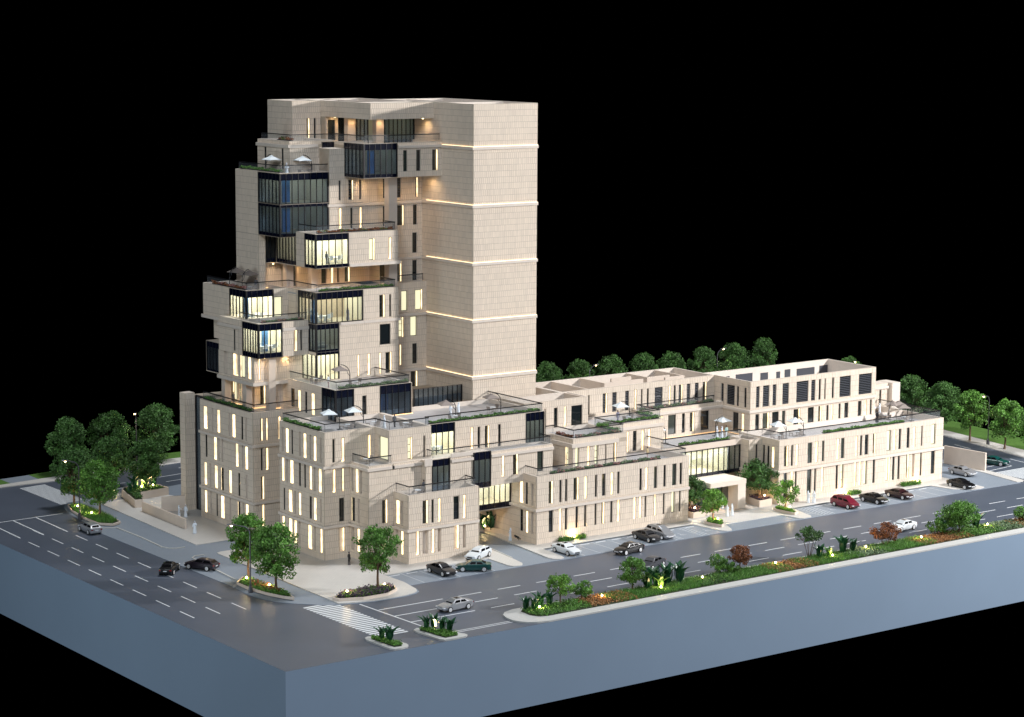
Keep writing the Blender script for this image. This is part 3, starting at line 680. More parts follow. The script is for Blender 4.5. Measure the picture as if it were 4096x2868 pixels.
# G, E stacked
GG = [(40.75, 44.5, 20.95, 24.95), (40.75, 44.5, 24.96, 28.9)]; GE = (40.75, 48.5, 28.95, 33.35)
GGx = [(59.9, 64.7, 20.95, 24.55), (59.9, 61.75, 24.96, 28.9)]; GEx = (59.85, 64.6, 28.95, 33.35)
vol(A, 40.69, 54.5, 59.8, 65, 20.8, 33.4, 32.9, merge('Gy', 'Ey'), None, gy=GG + [GE], gx=GGx + [GEx])
box_part(A, 'cornice', 'trim', 48.6, 54.75, 59.6, 59.797, 28.55, 28.95); box_part(A, 'cornice', 'trim', 44.7, 48.598, 59.62, 59.797, 28.55, 28.95)
curtain(A, 'y', 59.8, *GG[0], top=0.4, bot=0.1, n=5, pane='pane'); curtain(A, 'y', 59.8, *GG[1], top=0.75, bot=0.3, n=5)
curtain(A, 'y', 59.8, *GE, top=1.0, bot=0.12, n=9, pane='pane')
curtain(A, 'x', 40.69, *GGx[0], top=0.1, bot=0.1, n=4, pane='pane'); curtain(A, 'x', 40.69, *GGx[1], top=0.75, bot=0.3, n=2); curtain(A, 'x', 40.69, *GEx, top=1.0, bot=0.12, n=5, pane='pane')
room(A, 40.9, 47, 60.0, 64.8, 21.0, 24.5, 'ceil'); room(A, 40.9, 47, 60.0, 64.8, 25.2, 28.2, 'ceild'); room(A, 40.9, 48.6, 60.0, 66, 29.0, 32.5, 'ceilm', blue=(41.0, 41.3, 60.9, 61.9))
# D
GD = (40.75, 46.15, 36.75, 41.5); GDx = (59.85, 62.7, 36.75, 41.5)
vol(A, 40.69, 54.45, 59.8, 65, 36.7, 41.55, 41.0, w['Dy'], None, gy=[GD], gx=[GDx], soff=True)
box_part(A, 'cornice', 'trim', 46.2, 54.75, 59.55, 59.797, 36.7, 37.15)
curtain(A, 'y', 59.8, *GD, top=0.9, bot=0.45, n=5, pane='pane'); curtain(A, 'x', 40.69, *GDx, top=0.9, bot=0.45, n=3, pane='pane')
room(A, 40.9, 48, 60.0, 64.8, 37.2, 40.6, 'ceil')
# F, J, K
GF = (33.9, 38.3, 28.75, 33.35); GFx = (67.3, 72.0, 28.75, 33.35)
vol(A, 33.84, 40.68, 67.27, 79.7, 28.45, 33.4, 32.9, w['Fy'], None, gy=[GF], gx=[GFx], soff=True)
vol(A, 40.69, 41.2, 65, 67.27, 28.9, 33.4, None, faces='x')
box_part(A, 'cornice', 'trim', 33.6, 33.838, 72.1, 79.9, 28.4, 28.85)
curtain(A, 'y', 67.27, *GF, top=1.0, bot=0.1, n=5, pane='pane'); curtain(A, 'x', 33.84, *GFx, top=1.0, bot=0.1, n=5, pane='pane')
room(A, 34.1, 39.9, 67.5, 74, 28.9, 32.4, 'ceil', blue=(34.6, 34.9, 68.4, 69.3))
GJ = (32.65, 36.45, 24.5, 29.3); GJx = (61.85, 66.2, 24.5, 29.3)
vol(A, 32.57, 40.68, 61.8, 67.2, 24.5, 29.4, 28.9, w['Jy'], None, gy=[GJ], gx=[GJx], soff=True)
vol(A, 32.57, 40.6, 67.21, 72.9, 24.5, 29.4, None, None, [(24.9, 27.9, [(68.2, 68.6, 'D')])], soff=True)
box_part(A, 'cornice', 'trim', 36.5, 40.66, 61.6, 61.797, 28.1, 28.55); box_part(A, 'cornice', 'trim', 32.35, 32.567, 66.3, 72.9, 28.1, 28.55)
curtain(A, 'y', 61.8, *GJ, top=0.95, bot=0.65, n=4, pane='pane'); curtain(A, 'x', 32.57, *GJx, top=0.95, bot=0.65, n=6, pane='pane')
room(A, 32.8, 38.5, 62.0, 67.0, 25.2, 28.3, 'ceil', blue=(34.3, 35.2, 63.6, 63.9))
vol(A, 32.76, 40.6, 63.4, 73.4, 20.45, 24.5, None, [(21.3, 24.4, [(33.6, 33.75, 'DL')])], w['Kx'], cor=[(20.46, 20.95)])
# wall between J/K and G, undercroft of K
vol(A, 36.6, 40.68, 64.8, 66.2, 16.7, 24.5, None, [(21.2, 24.3, [(37.5, 38.4, 'Y'), (36.62, 36.9, 'W')]), (17.0, 20.2, [(36.62, 36.9, 'W')])], faces='y')
vol(A, 34.6, 38.1, 66.6, 75.2, 16.7, 20.45, None, [(17.1, 20.0, [(35.6, 36.4, 'DL')])], [(17.2, 20.1, [(68.4, 68.8, 'Y'), (70.3, 70.8, 'Y'), (71.6, 72.6, 'YL')])])
for (a, b, c, d, e, f) in ((34.9, 35.95, 62.9, 63.9, 16.7, 24.5), (32.9, 33.9, 65.9, 66.9, 16.7, 20.44), (32.9, 33.9, 71.9, 72.9, 16.7, 20.44)):
    box_part(A, 'column', 'well', a, b, c, d, e, f)
vol(A, 30.66, 38.13, 60.2, 75.3, 0, 17.32, 16.7, w['C4y'], w['C4x'], cor=[(4.45, 4.8), (12.45, 12.82)])
vol(A, 30.8, 32.4, 80.0, 81.6, 0, 17.4, None); curtain(A, 'x', 32.45, 75.35, 79.95, 0.1, 17.1, top=0.3, bot=0.1, n=3); box_part(A, 'wall', 'joint', 32.6, 38.1, 75.4, 81.5, 0.05, 16.9)
# dark glazed bay hanging on the far side
GB = (73.5, 77.2, 21.0, 25.3); vol(A, 32.9, 38.0, 73.45, 77.3, 20.9, 25.35, None, gx=[GB], soff=True); curtain(A, 'x', 32.9, *GB, top=0.8, bot=0.3, n=4)
vol(A, 34.6, 38.0, 73.6, 78, 25.5, 28.4, None, None, [(25.8, 28.2, [(73.8, 74.6, 'DL')])])
# B, the tall glass corner
GBy = [(38.15, 46.15, 45.4, 49.7), (38.15, 46.15, 40.85, 45.35)]; GBx = [(65.05, 71.0, 45.4, 49.7), (65.05, 71.0, 40.85, 45.35)]
vol(A, 38.1, 46.2, 65, 77.4, 40.8, 49.8, 49.2, None, None, gy=GBy, gx=GBx, soff=True)
for (g, t, b) in ((GBy[0], 0.95, 0.1), (GBy[1], 0.35, 0.45)): curtain(A, 'y', 65, *g, top=t, bot=b, n=8)
for (g, t, b) in ((GBx[0], 0.95, 0.1), (GBx[1], 0.35, 0.45)): curtain(A, 'x', 38.1, *g, top=t, bot=b, n=6)
room(A, 38.4, 46, 65.3, 71, 45.5, 48.8, 'ceild', blue=(40.0, 41.2, 67.4, 67.7)); room(A, 38.4, 46, 65.3, 71, 41.3, 44.9, 'ceild2', blue=(40.0, 41.2, 67.4, 67.7))
vol(A, 38.1, 39.2, 71.0, 77.4, 32.9, 40.79, None)
vol(A, 39.25, 46.2, 71.1, 77, 36.6, 40.79, None, gy=[(39.3, 41.0, 36.7, 40.7)], faces='y', soff=True); curtain(A, 'y', 71.1, 39.3, 41.0, 36.7, 40.7, top=0.1, bot=0.55, n=2, pane='pane')
vol(A, 41.0, 46.2, 65.05, 71.0, 36.6, 40.79, None, gx=[(65.1, 70.95, 36.7, 40.7)], faces='x', soff=True); curtain(A, 'x', 41.0, 65.1, 70.95, 36.7, 40.7, top=0.1, bot=0.55, n=7, pane='pane')
room(A, 41.2, 46, 65.3, 70.9, 37.3, 40.6, 'ceild')
# open terrace below B and D
vol(A, 39.4, 44.5, 72.4, 77, 32.9, 36.6, None); vol(A, 42.6, 48, 71.5, 74, 32.9, 36.6, None, gy=[(44.0, 46.6, 33.0, 36.5)], faces='y'); curtain(A, 'y', 71.5, 44.0, 46.6, 33.0, 36.5, top=0.1, bot=0.1, n=2)
for (a, c) in ((42.0, 69.9), (44.7, 67.5)): box_part(A, 'column', 'well', a, a + 1.15, c, c + 1.0, 32.9, 36.58)
f = MB(); f.box(40.6, 54.2, 65.0, 78, 32.7, 32.88); f.build('terrace_floor', X['floor'], A)
# window wall between tower and slab
vol(A, 46.2, 62.1, 65.0, 76, 36.61, 53.0, None, w['Wy'], faces='y', cor=[(36.62, 36.98), (44.75, 45.15)])
vol(A, 57.0, 62.1, 65.0, 76, 32.9, 36.6, None, w['Wy'], [(33.2, 36.2, [(65.8, 68.6, 'D')])])
vol(A, 44.5, 56.95, 71.3, 76, 32.9, 36.6, None, [(33.1, 35.9, [(48.7, 49.5, 'D'), (50.3, 50.7, 'W'), (51.4, 51.7, 'D'), (52.7, 53.5, 'DL')])], faces='y')
vol(A, 50.73, 62.1, 63.9, 65, 16.7, 33.4, 32.95, w['Vy'], faces='y', cor=[(20.3, 20.7), (28.45, 28.85)])
box_part(A, 'column', 'well', 54.2, 55.6, 61.8, 63.0, 33.4, 48.9)
# Slab
BANDS = [(20.23, 20.67), (28.42, 28.82), (36.59, 36.98), (44.77, 45.19), (52.98, 53.4)]
vol(A, 62.1, 73.4, 52.2, 76, 0, 59.4, 58.3, cor=BANDS, tl=True, par=0.4)
for a, b in BANDS:
    m = MB(); m.box(61.96, 73.4, 52.06, 52.165, b + 0.001, b + 0.045); m.build('cove_light', X['covew'], A)
    m = MB(); m.box(61.96, 62.065, 52.17, 63.8 if b < 50 else 59.9, b + 0.001, b + 0.045); m.build('cove_light', X['covew'], A)
cove(A, 62.1 - 0.035, 52.2, 62.1 - 0.035, 54.5, 16.72); cove(A, 61.95, 52.165, 65.1, 52.165, 16.72)
# A-level box (53.8 m terrace)
GA = (48.82, 54.45, 49.0, 53.8); GAx = (60.0, 65.1, 49.0, 53.8); GA2 = (46.65, 48.7, 49.25, 53.8)
vol(A, 48.76, 62.1, 59.95, 67.65, 48.95, 53.85, 53.3, w['Ay'], None, gy=[GA], gx=[GAx], cor=[(53.05, 53.45)], coru=(54.6, 61.9, 0), soff=True)
curtain(A, 'y', 59.95, *GA, top=0.9, bot=0.45, n=6); curtain(A, 'x', 48.76, *GAx, top=0.9, bot=0.45, n=5)
room(A, 49, 54.6, 60.2, 66, 49.5, 52.9, 'ceild2', blue=(50.6, 51.6, 61.6, 61.9))
vol(A, 41.27, 48.75, 67.66, 76.5, 49.2, 54.05, 53.5, None, w['Ax'], gy=[GA2], cor=[(53.1, 53.55)], coru=(41.0, 45.9, 76.5)); curtain(A, 'y', 67.66, *GA2, top=0.95, bot=0.1, n=2)
# crown
vol(A, 51.25, 62.1, 62.1, 82, 57.08, 59.4, 58.3, soff=True, par=0.4); vol(A, 46.32, 51.2, 75.3, 82.2, 53.4, 59.4, 58.4, w['Ty'], None, par=0.4)
vol(A, 51.3, 53.5, 74.2, 80, 53.4, 57.07, None, [(53.6, 56.6, [(51.75, 53.0, 'D')])], faces='y')
for (a, b, c, d) in ((52.9, 54.2, 70.6, 71.6), (54.8, 56.1, 66.0, 67.0)): box_part(A, 'column', 'well', a, b, c, d, 53.3, 57.07)
curtain(A, 'y', 67.0, 56.2, 62.1, 53.4, 57.0, top=0.1, bot=0.1, n=8); curtain(A, 'x', 54.2, 67.3, 70.5, 53.4, 57.0, top=0.1, bot=0.1, n=3); curtain(A, 'y', 74.3, 53.5, 54.6, 53.4, 57.0, top=0.1, bot=0.1, n=2)
room(A, 54.6, 62, 67.3, 74.2, 53.4, 57.0, 'ceild2')
for q in ((51.7, 62, 67.0, 67.3), (56, 56.3, 67.3, 82), (47.5, 55.9, 78, 78.3), (62.5, 73, 60, 60.3), (66, 66.3, 60.3, 75)): box_part(A, 'parapet_wall', 'trim', *q, 58.31, 59.36)
for q in ((53.5, 55, 69, 70.5), (64, 65.5, 63, 64.5), (68, 71, 55, 57), (58, 59.5, 63.5, 65)): box_part(A, 'roof_hatch', 'trim', *q, 58.31, 59.2)
rail(A, [(39.05, 37.05), (39.05, 34.0), (49.6, 34.0), (49.6, 36.1)], 10.4, 9.351)
rail(A, [(35.1, 41.5), (35.1, 37.5), (38.5, 37.5)], 14.1, 13.101)
rail(A, [(44.6, 38.0), (44.6, 36.6), (64.2, 36.6), (64.2, 38.8)], 14.2, 13.17)
rail(A, [(38.05, 52.7), (31.1, 52.7), (31.1, 42.0), (39.0, 42.0), (39.0, 38.6), (45.2, 38.6), (45.2, 39.3), (64.8, 39.3), (64.8, 52.15)], 18.35, 17.33)
rail(A, [(31.1, 75), (31.1, 60.65), (38.05, 60.65)], 18.35, 17.33)
rail(A, [(38.55, 64.7), (38.55, 51.1), (50.4, 51.1), (50.4, 59.7)], 22.1, 21.09)
rail(A, [(33.0, 67.2), (33.0, 62.2), (40.6, 62.2)], 30.4, 29.41)
rail(A, [(34.2, 79), (34.2, 67.7), (41.1, 67.7), (41.1, 60.2), (54.1, 60.2), (54.1, 63.9), (61.6, 64.2)], 34.4, 33.41)
rail(A, [(41.1, 64.9), (41.1, 60.2), (54.1, 60.2), (54.1, 62.6)], 42.6, 41.56)
rail(A, [(38.5, 77), (38.5, 65.4), (48.6, 65.4)], 50.8, 49.81)
rail(A, [(41.7, 76), (41.7, 68.0), (49.2, 68.0), (49.2, 60.4), (61.9, 60.4)], 54.9, 54.06)
# rooftop glazed screen
curtain(A, 'y', 54.6, 53.6, 62.0, 16.72, 19.3, top=0.1, bot=0.1, n=10); box_part(A, 'wall', 'joint', 53.6, 62.05, 54.9, 63.8, 16.71, 18.0)
# coves and downlights
for q in ((39.3, 37.05, 43.0, 37.05, 8.78), (47.2, 38.8, 50.6, 38.8, 13.0), (34.6, 66.55, 34.6, 75, 16.73), (34.6, 66.55, 38.1, 66.55, 16.73), (36.6, 64.75, 40.6, 64.75, 16.73), (39.4, 72.35, 42.5, 72.35, 32.91), (42.6, 71.45, 44.0, 71.45, 32.91),
          (41.25, 67.6, 45, 67.6, 49.25), (46.3, 64.93, 61, 64.93, 32.95), (34.2, 67.2, 40.6, 67.2, 28.95), (31.6, 53.05, 38.1, 53.05, 16.75), (41.3, 50.66, 45.3, 50.66, 16.75), (50.8, 50.66, 45.35, 50.66, 16.72), (49.3, 67.6, 51.2, 74.2, 53.33)):
    if q[0] == q[2] or q[1] == q[3]: cove(A, *q)
for (x, y, z, pw) in ((33.9, 62.4, 24.45, 45), (37.8, 62.9, 24.45, 60), (33.6, 69, 20.4, 90), (35.5, 65.0, 20.4, 90), (40.4, 70.9, 36.5, 70), (43.9, 70.6, 36.5, 70), (43.6, 66.6, 36.5, 80), (47, 67.5, 36.5, 110), (50, 68.5, 36.5, 130), (53.5, 68, 36.5, 130), (56, 66.5, 36.5, 90), (49, 62.5, 36.6, 90),  # downlights over the open terrace's dark right end are added fill
                     (51.6, 63.5, 48.9, 120), (56, 63, 48.9, 140), (60.8, 61.8, 48.9, 120), (52.6, 73.6, 57.0, 60), (53.5, 69.8, 57.0, 60), (55.4, 65.4, 57.0, 50), (61.2, 63.5, 57.0, 60), (54.5, 41.0, 4.3, 25), (57.6, 41.6, 4.3, 30)):
    spot(A, x, y, z, pw)
# ---------------------------------------------------------------- B: the long low wing
B = thing('long_wing_building', (59.3, 33.1, 0), 'long low stone wing right of the tower with planted stepped terraces', 'building')
vol(B, 59.3, 86.6, 33.1, 45.4, 0, 9.6, 8.72, w['R1y'], w['R1x'], cor=[(4.72, 5.08)])
G = (86.65, 101.4, 4.6, 8.75)
vol(B, 68.2, 77.9, 36.63, 45.4, 8.73, 13.35, 12.8, w['Py'], w['Px'], cor=[(12.1, 12.65)], coru=(68.0, 76.3, 41.3))
vol(B, 77.92, 90.1, 42.95, 50.4, 8.73, 13.2, 12.8, w['Qy'], None, cor=[(12.2, 12.65)], coru=(77.9, 89.9, 0), faces='y')
vol(B, 65.2, 68.19, 41.3, 45.4, 8.73, 13.35, None, faces='y', cor=[(12.1, 12.65)], coru=(65.2, 68.0, 0))
vol(B, 66.3, 77.9, 45.5, 50.4, 0, 17.3, 14.0, w['My'], None, par=0.3)
vol(B, 76.9, 106.5, 50.46, 60.0, 12.81, 17.3, 14.0, w['Ny'], None, par=0.3)
vol(B, 66.3, 76.88, 50.41, 60.0, 9, 17.3, 14.0, faces='x', par=0.3)
vol(B, 90.12, 106.5, 48.35, 50.44, 8.9, 13.5, 13.1, w['Ky'], None, cor=[(12.6, 13.0)], coru=(90.2, 106.3, 0), faces='y')
for q in ((77.0, 77.3, 45.8, 59.7), (81.9, 82.2, 50.8, 59.7), (87.5, 95.1, 53.8, 54.1), (87.5, 87.8, 54.1, 59.7), (91.2, 95.1, 56.7, 57.0), (96.5, 101, 54.6, 54.9), (96.5, 96.8, 54.9, 59.7), (98.7, 102.5, 52.9, 53.2), (102.2, 102.5, 53.2, 59.7)):
    box_part(B, 'parapet_wall', 'well', *q, 14.0, 17.27)
box_part(B, 'window', 'dglass', 87.9, 88.6, 59.6, 59.65, 15.2, 16.0)
# entrance: raised glazed hall, canopy portal, steps
GE_ = (90.0, 101.75, 4.6, 8.75)
box_part(B, 'fascia', 'well', 86.62, 101.8, 38.9, 39.2, 8.76, 9.6); box_part(B, 'wall', 'well', 86.62, 89.9, 38.9, 39.2, 0.1, 8.75)
f = MB(); f.box(86.62, 104.4, 39.21, 48.34, 8.6, 8.9); f.build('terrace_floor', X['floor'], B)
curtain(B, 'y', 38.95, *GE_, top=0.1, bot=0.55, n=11, pane='pane')
room(B, 89.9, 99.4, 39.2, 45.0, 5.0, 8.5, 'ceil', blue=(90.1, 90.9, 39.9, 40.1)); room(B, 99.5, 101.8, 39.2, 44, 5.0, 8.5, 'ceild2', blue=(99.55, 100.2, 39.9, 40.1))
curtain(B, 'y', 38.6, 92.6, 98.0, 0.35, 4.4, top=1.1, bot=0.1, n=6)
box_part(B, 'wall', 'trim', 89.9, 92.6, 38.95, 39.2, 0.1, 4.5); box_part(B, 'wall', 'joint', 89.9, 101.8, 41.2, 41.3, 0.1, 4.55)
box_part(B, 'canopy', 'trim', 91.6, 98.55, 34.0, 38.9, 4.0, 4.7); box_part(B, 'pier', 'trim', 97.0, 98.5, 34.05, 36.2, 0.32, 3.998); pass
box_part(B, 'step', 'trim', 90.5, 100.6, 33.75, 38.8, T + 0.002, 0.24); box_part(B, 'step', 'trim', 91.0, 100.1, 34.2, 38.8, 0.241, 0.33)
spot(B, 95, 36.5, 3.95, 40); spot(B, 90.8, 37.5, 4.4, 90)
# ---------------------------------------------------------------- C: the end wing
Cb = thing('end_wing_building', (104.44, 33.5, 0), 'boxy stone wing at the far right with slatted louvres on its top storey', 'building')
vol(Cb, 104.44, 139.5, 33.5, 42.29, 0, 9.85, 8.9, w['R2y'], w['R2x'], cor=[(4.88, 5.3)])
f = MB(); f.box(133.2, 139.2, 42.3, 50, 8.8, 8.9); f.build('terrace_floor', X['floor'], Cb); box_part(Cb, 'wall', 'joint', 104.44, 139.5, 42.3, 50, 0, 8.79); box_part(Cb, 'wall', 'trim', 139.2, 139.5, 42.3, 50, 8.8, 9.85)
vol(Cb, 101.82, 104.43, 37.2, 41.5, 0, 9.6, 8.9, w['R2z'], [(1.3, 4.3, [(38.0, 38.3, 'D')])], cor=[(4.88, 5.3)], coru=(101.6, 104.3, 38.9), back=False)
vol(Cb, 106.52, 133.2, 42.31, 53.1, 8.9, 17.3, 13.6, w['Sy'], w['Sx'], cor=[(12.5, 12.93)], par=0.3)
for (a, b, c, d) in ((111, 111.7, 15.2, 16.4), (113, 116.5, 14.9, 16.5), (118.2, 119.8, 14.8, 16.3), (121.6, 122.4, 14.8, 16.2), (123.4, 124.6, 14.8, 16.4), (126, 129.9, 14.7, 16.3), (131, 132.8, 14.7, 16.4)): box_part(Cb, 'inner_louvre', 'slat', a, b, 52.75, 52.79, c, d)
vol(Cb, 133.21, 141.6, 47.6, 50, 8.9, 13.35, None, [(9.5, 12.3, [(134.0, 134.5, 'DL'), (136.6, 137.0, 'D'), (139.5, 139.9, 'D')])], cor=[(12.5, 12.93)], coru=(133.2, 141.4, 0), faces='y'); box_part(Cb, 'pier', 'trim', 141.6, 143.4, 46.8, 50, 8.9, 13.4)
rail(B, [(59.7, 37), (59.7, 33.5), (86.2, 33.5), (86.2, 38.8)], 10.6, 9.61)
rail(B, [(65.4, 41.7), (68.6, 41.7), (68.6, 37.0), (77.5, 37.0), (77.5, 43.4), (89.7, 43.4), (89.7, 48.7), (104.9, 48.7)], 14.5, 13.36)
rail(B, [(86.9, 45), (86.9, 39.3), (101.9, 39.3), (101.9, 37.7), (104.9, 37.7), (104.9, 33.95), (139.1, 33.95), (139.1, 47.3)], 10.9, 9.86)
cove(B, 66.4, 45.45, 77.9, 45.45, 12.83, .03, .03); cove(B, 77.9, 50.41, 90, 50.41, 12.83, .03, .03); cove(B, 90.2, 48.3, 106.4, 48.3, 8.93, .03, .03)
cove(Cb, 106.6, 42.27, 133, 42.27, 8.93, .03, .03); cove(Cb, 106.48, 42.4, 106.48, 50, 8.93, .03, .03)
# ---------------------------------------------------------------- free-standing low walls and planters
def lowwall(poly, z1, label, name='low_wall', cat='wall', mt='well', z0=T + 0.002):
    m = MB(); m.prism(poly, z0, z1); return tag(m.build(name, X[mt]), label, cat)
lowwall([(24.7, 69.2), (25.0, 69.2), (25.5, 83.2), (25.2, 83.2)], 1.55, 'low rendered wall beside the gray lane left of the white robed trio')
lowwall([(27.6, 81.6), (32.0, 80.2), (32.0, 79.95), (27.4, 81.35)], 2.3, 'short rendered wall running up to the stone fin behind the robed pair')
lowwall([(149.1, 42.1), (149.75, 33.8), (150.05, 33.8), (149.4, 42.1)], 3.05, 'cream boundary wall at the right end of the building by the green car')
def planter(poly, z1, label, w=0.16, soilz=None, mt='well'):
    n = len(poly); c = Vector((sum(p[0] for p in poly) / n, sum(p[1] for p in poly) / n))
    t = thing('planter', (c.x, c.y, T), label, 'planter')
    inn = [tuple(Vector(p) + (c - Vector(p)).normalized() * w * 1.3) for p in poly]
    for i in range(n):
        j = (i + 1) % n; m = MB(); m.prism([poly[i], poly[j], inn[j], inn[i]], T + 0.002, z1); m.build('side_panel', X[mt], t)
    m = MB(); m.prism(inn, T + 0.003, (soilz or z1 - 0.1)); m.build('soil', X['soil'], t)
PL = {}
PL['N'] = [(14.75, 36.9), (14.6, 34.0), (15.1, 30), (16.0, 27.2), (16.7, 26.0), (17.4, 28.9), (17.1, 35.3), (16.9, 39.2)]
planter(PL['N'], 0.5, 'curved stone planter with two trees at the rounded street corner, left of the plaza')
PL['N2'] = [(20.5, 23.3), (20.8, 22.3), (23.7, 21.15), (27.4, 21.2), (29.6, 22.6), (30.4, 24.3), (26.7, 24.9), (22.0, 24.3)]
planter(PL['N2'], 0.5, 'curved stone planter with one tree in front of the plaza, beside the zebra crossing')
PL['L'] = [(17.9, 92.6), (16.6, 88.5), (15.9, 83.4), (15.9, 78.2), (17.4, 76.6), (19.0, 77.6), (19.6, 83.3), (19.4, 91.5)]
planter(PL['L'], 0.45, 'long stone planter with two trees behind the silver car on the left street')
PL['P'] = [(27.4, 94.0), (25.4, 85.8), (26.7, 85.6), (28.2, 90.4), (33.9, 91.4), (33.6, 94.6), (28.6, 95.6)]
planter(PL['P'], 1.3, 'tall wedge-shaped stone planter with big agaves left of the stone fin')
PL['E1'] = [(87.9, 33.45), (90.38, 33.6), (90.4, 37.6), (87.9, 37.6)]; planter(PL['E1'], 1.0, 'cube stone planter with a dark tree left of the entrance canopy')
PL['E3'] = [(100.9, 33.6), (103.6, 33.8), (103.8, 37.1), (101.6, 37.1)]; planter(PL['E3'], 1.15, 'cube stone planter with a dark tree right of the entrance canopy')
PL['E2'] = [(86.95, 29.9), (87.3, 26.6), (88.3, 27.2), (89.2, 28.5), (89.1, 31.6)]; planter(PL['E2'], 0.5, 'low triangular planter with a bright small tree at the left of the lay-by')
PL['E4'] = [(101.1, 30.5), (101.5, 26.7), (102.4, 27.0), (102.7, 31.2), (101.6, 31.4)]; planter(PL['E4'], 0.5, 'low planter with a bright small tree at the right of the lay-by')
lowwall([(57.9, 45.0), (54.0, 43.2), (53.9, 43.0), (58.0, 44.75), (59.25, 41.2), (59.25, 41.8)], 0.75, 'low curved garden wall in the underpass beneath the glass bridge', 'garden_wall')

# ================================================================ vegetation
LB = {}
def leafq(m, c, s, rnd, mi=0, t=None, up=0.4):
    a = Vector((rnd.uniform(-1, 1), rnd.uniform(-1, 1), rnd.uniform(-1, 1))).normalized(); b = Vector((rnd.uniform(-1, 1), rnd.uniform(-1, 1), rnd.uniform(-1, 1)))
    b = (b - a * b.dot(a)).normalized(); a = a * s; b = b * s * 0.62; c = Vector(c)
    m.face([c - a, c - b * 0.9 + a * 0.1, c + a, c + b * 0.9 + a * 0.1], mi, rnd.random() if t is None else t)
def treemesh(seed, h, w, th, nclump=70, nleaf=46, ls=0.17, leafm='leaf', multi=1, trunk=0.17, lean=0.0, flat=0.5):
    rnd = random.Random(seed); tr = MB(); cr = MB()
    ch = h - th; cz = th + ch * 0.5
    tops = []
    for k in range(multi):
        a = 2 * pi * k / max(1, multi); b0 = Vector((0.1 * cos(a), 0.1 * sin(a), 0)) if multi > 1 else Vector((0, 0, 0))
        top = Vector((lean * th + (0.25 * w * cos(a) if multi > 1 else 0), (0.25 * w * sin(a) if multi > 1 else 0), th + ch * 0.12)); mid = b0.lerp(top, 0.5) + Vector((rnd.uniform(-.07, .07), rnd.uniform(-.07, .07), 0)) * h * 0.15
        r = trunk / (multi ** 0.7); tr.tube([b0, b0.lerp(mid, .3), mid, top], [r * 1.35, r * 1.05, r * 0.9, r * 0.72], 7); tops.append(top)
    cl = []
    for i in range(nclump):
        z = rnd.random(); ang = rnd.uniform(0, 2 * pi); prof = (max(0.02, 1 - ((z - 0.38) / 0.64) ** 2)) ** 0.5 if z > 0.38 else (0.62 + 0.38 * (z / 0.38)) 
        rr = w * 0.5 * prof * (rnd.random() ** 0.42) * rnd.uniform(0.8, 1.08)
        cl.append(Vector((lean * th + rr * cos(ang), rr * sin(ang), th + ch * (0.03 + z * 0.93))))
    for i, c in enumerate(cl):
        tp = min(tops, key=lambda q: (q - c).length)
        if i % 2 == 0:
            mid = tp.lerp(c, 0.5) + Vector((rnd.uniform(-.2, .2), rnd.uniform(-.2, .2), -0.04 * w)); tr.tube([tp - Vector((0, 0, ch * 0.1)), mid, c], [trunk * 0.34, trunk * 0.2, trunk * 0.06], 4, cap=False)
        R = w * rnd.uniform(0.075, 0.14); base = rnd.uniform(0.05, 0.75)
        for _ in range(nleaf):
            d = Vector((rnd.gauss(0, 1), rnd.gauss(0, 1), rnd.gauss(0, 0.75))).normalized() * R * rnd.random() ** 0.35
            leafq(cr, c + d, ls * rnd.uniform(0.7, 1.3), rnd, t=min(1, max(0, base + rnd.uniform(-0.2, 0.3) + 0.15 * d.z / R)))
    return tr.mesh('trunk', X['bark']), cr.mesh('crown', X[leafm])
TM = {
 'a': treemesh(1, 8.6, 5.94, 2.4, 101, 66, 0.172), 'b': treemesh(2, 8.4, 6.38, 2.2, 105, 66, 0.172), 'c': treemesh(3, 8.2, 6.05, 2.5, 87, 55, 0.172),
 'd': treemesh(4, 7.9, 6.60, 1.9, 126, 77, 0.172, 'leafd'), 'e': treemesh(5, 8.7, 6.93, 2.0, 149, 79, 0.172, 'leafd'),
 's1': treemesh(6, 3.5, 3.74, 1.2, 52, 48, 0.117, 'leafy', trunk=0.10), 's2': treemesh(7, 3.6, 4.07, 1.2, 63, 55, 0.117, 'leaf', trunk=0.10), 's3': treemesh(8, 3.3, 3.63, 1.25, 55, 48, 0.117, 'leafr', trunk=0.09),
 's4': treemesh(9, 4.1, 3.85, 2.4, 39, 52, 0.117, 'leafd', multi=7, trunk=0.11), 's5': treemesh(10, 3.0, 4.07, 0.9, 57, 50, 0.117, 'leafr', multi=4, trunk=0.10), 's6': treemesh(11, 4.3, 5.72, 1.1, 126, 66, 0.130, 'leaf', trunk=0.13),
 's7': treemesh(12, 2.1, 2.86, 0.5, 39, 44, 0.104, 'leaf', trunk=0.07), 'en': treemesh(13, 4.2, 4.84, 1.3, 69, 55, 0.143, 'leafd', trunk=0.17, lean=0.1), 'es': treemesh(14, 4.0, 4.18, 1.3, 52, 50, 0.130, 'leafy', trunk=0.11, lean=-0.15),
}
def tree(v, x, y, z, label, group=None, s=1.0, rz=0, name='tree', cat='tree', sz=None):
    t = thing(name, (x, y, z), label, cat, group, rz); t.scale = (s, s, sz or s)
    link('trunk', TM[v][0], t, None, False); link('crown', TM[v][1], t, None, False)
G1_ = 'street trees round the building'
tree('a', 16.9, 37.6, 0.4, 'leafy green tree behind the street lamp at the back of the curved corner planter', G1_, 0.97, 1.0)
tree('b', 16.6, 30.1, 0.4, 'leafy green tree at the front of the curved corner planter, nearest the street corner', G1_, 1.0, 2.1)
tree('c', 27.4, 23.6, 0.4, 'open-crowned green tree standing alone in front of the plaza', G1_, 0.98, 0.4)
tree('d', 18.3, 91.2, 0.4, 'dark green tree at the far end of the long left planter, by the zebra crossing', G1_, 1.02, 0.3)
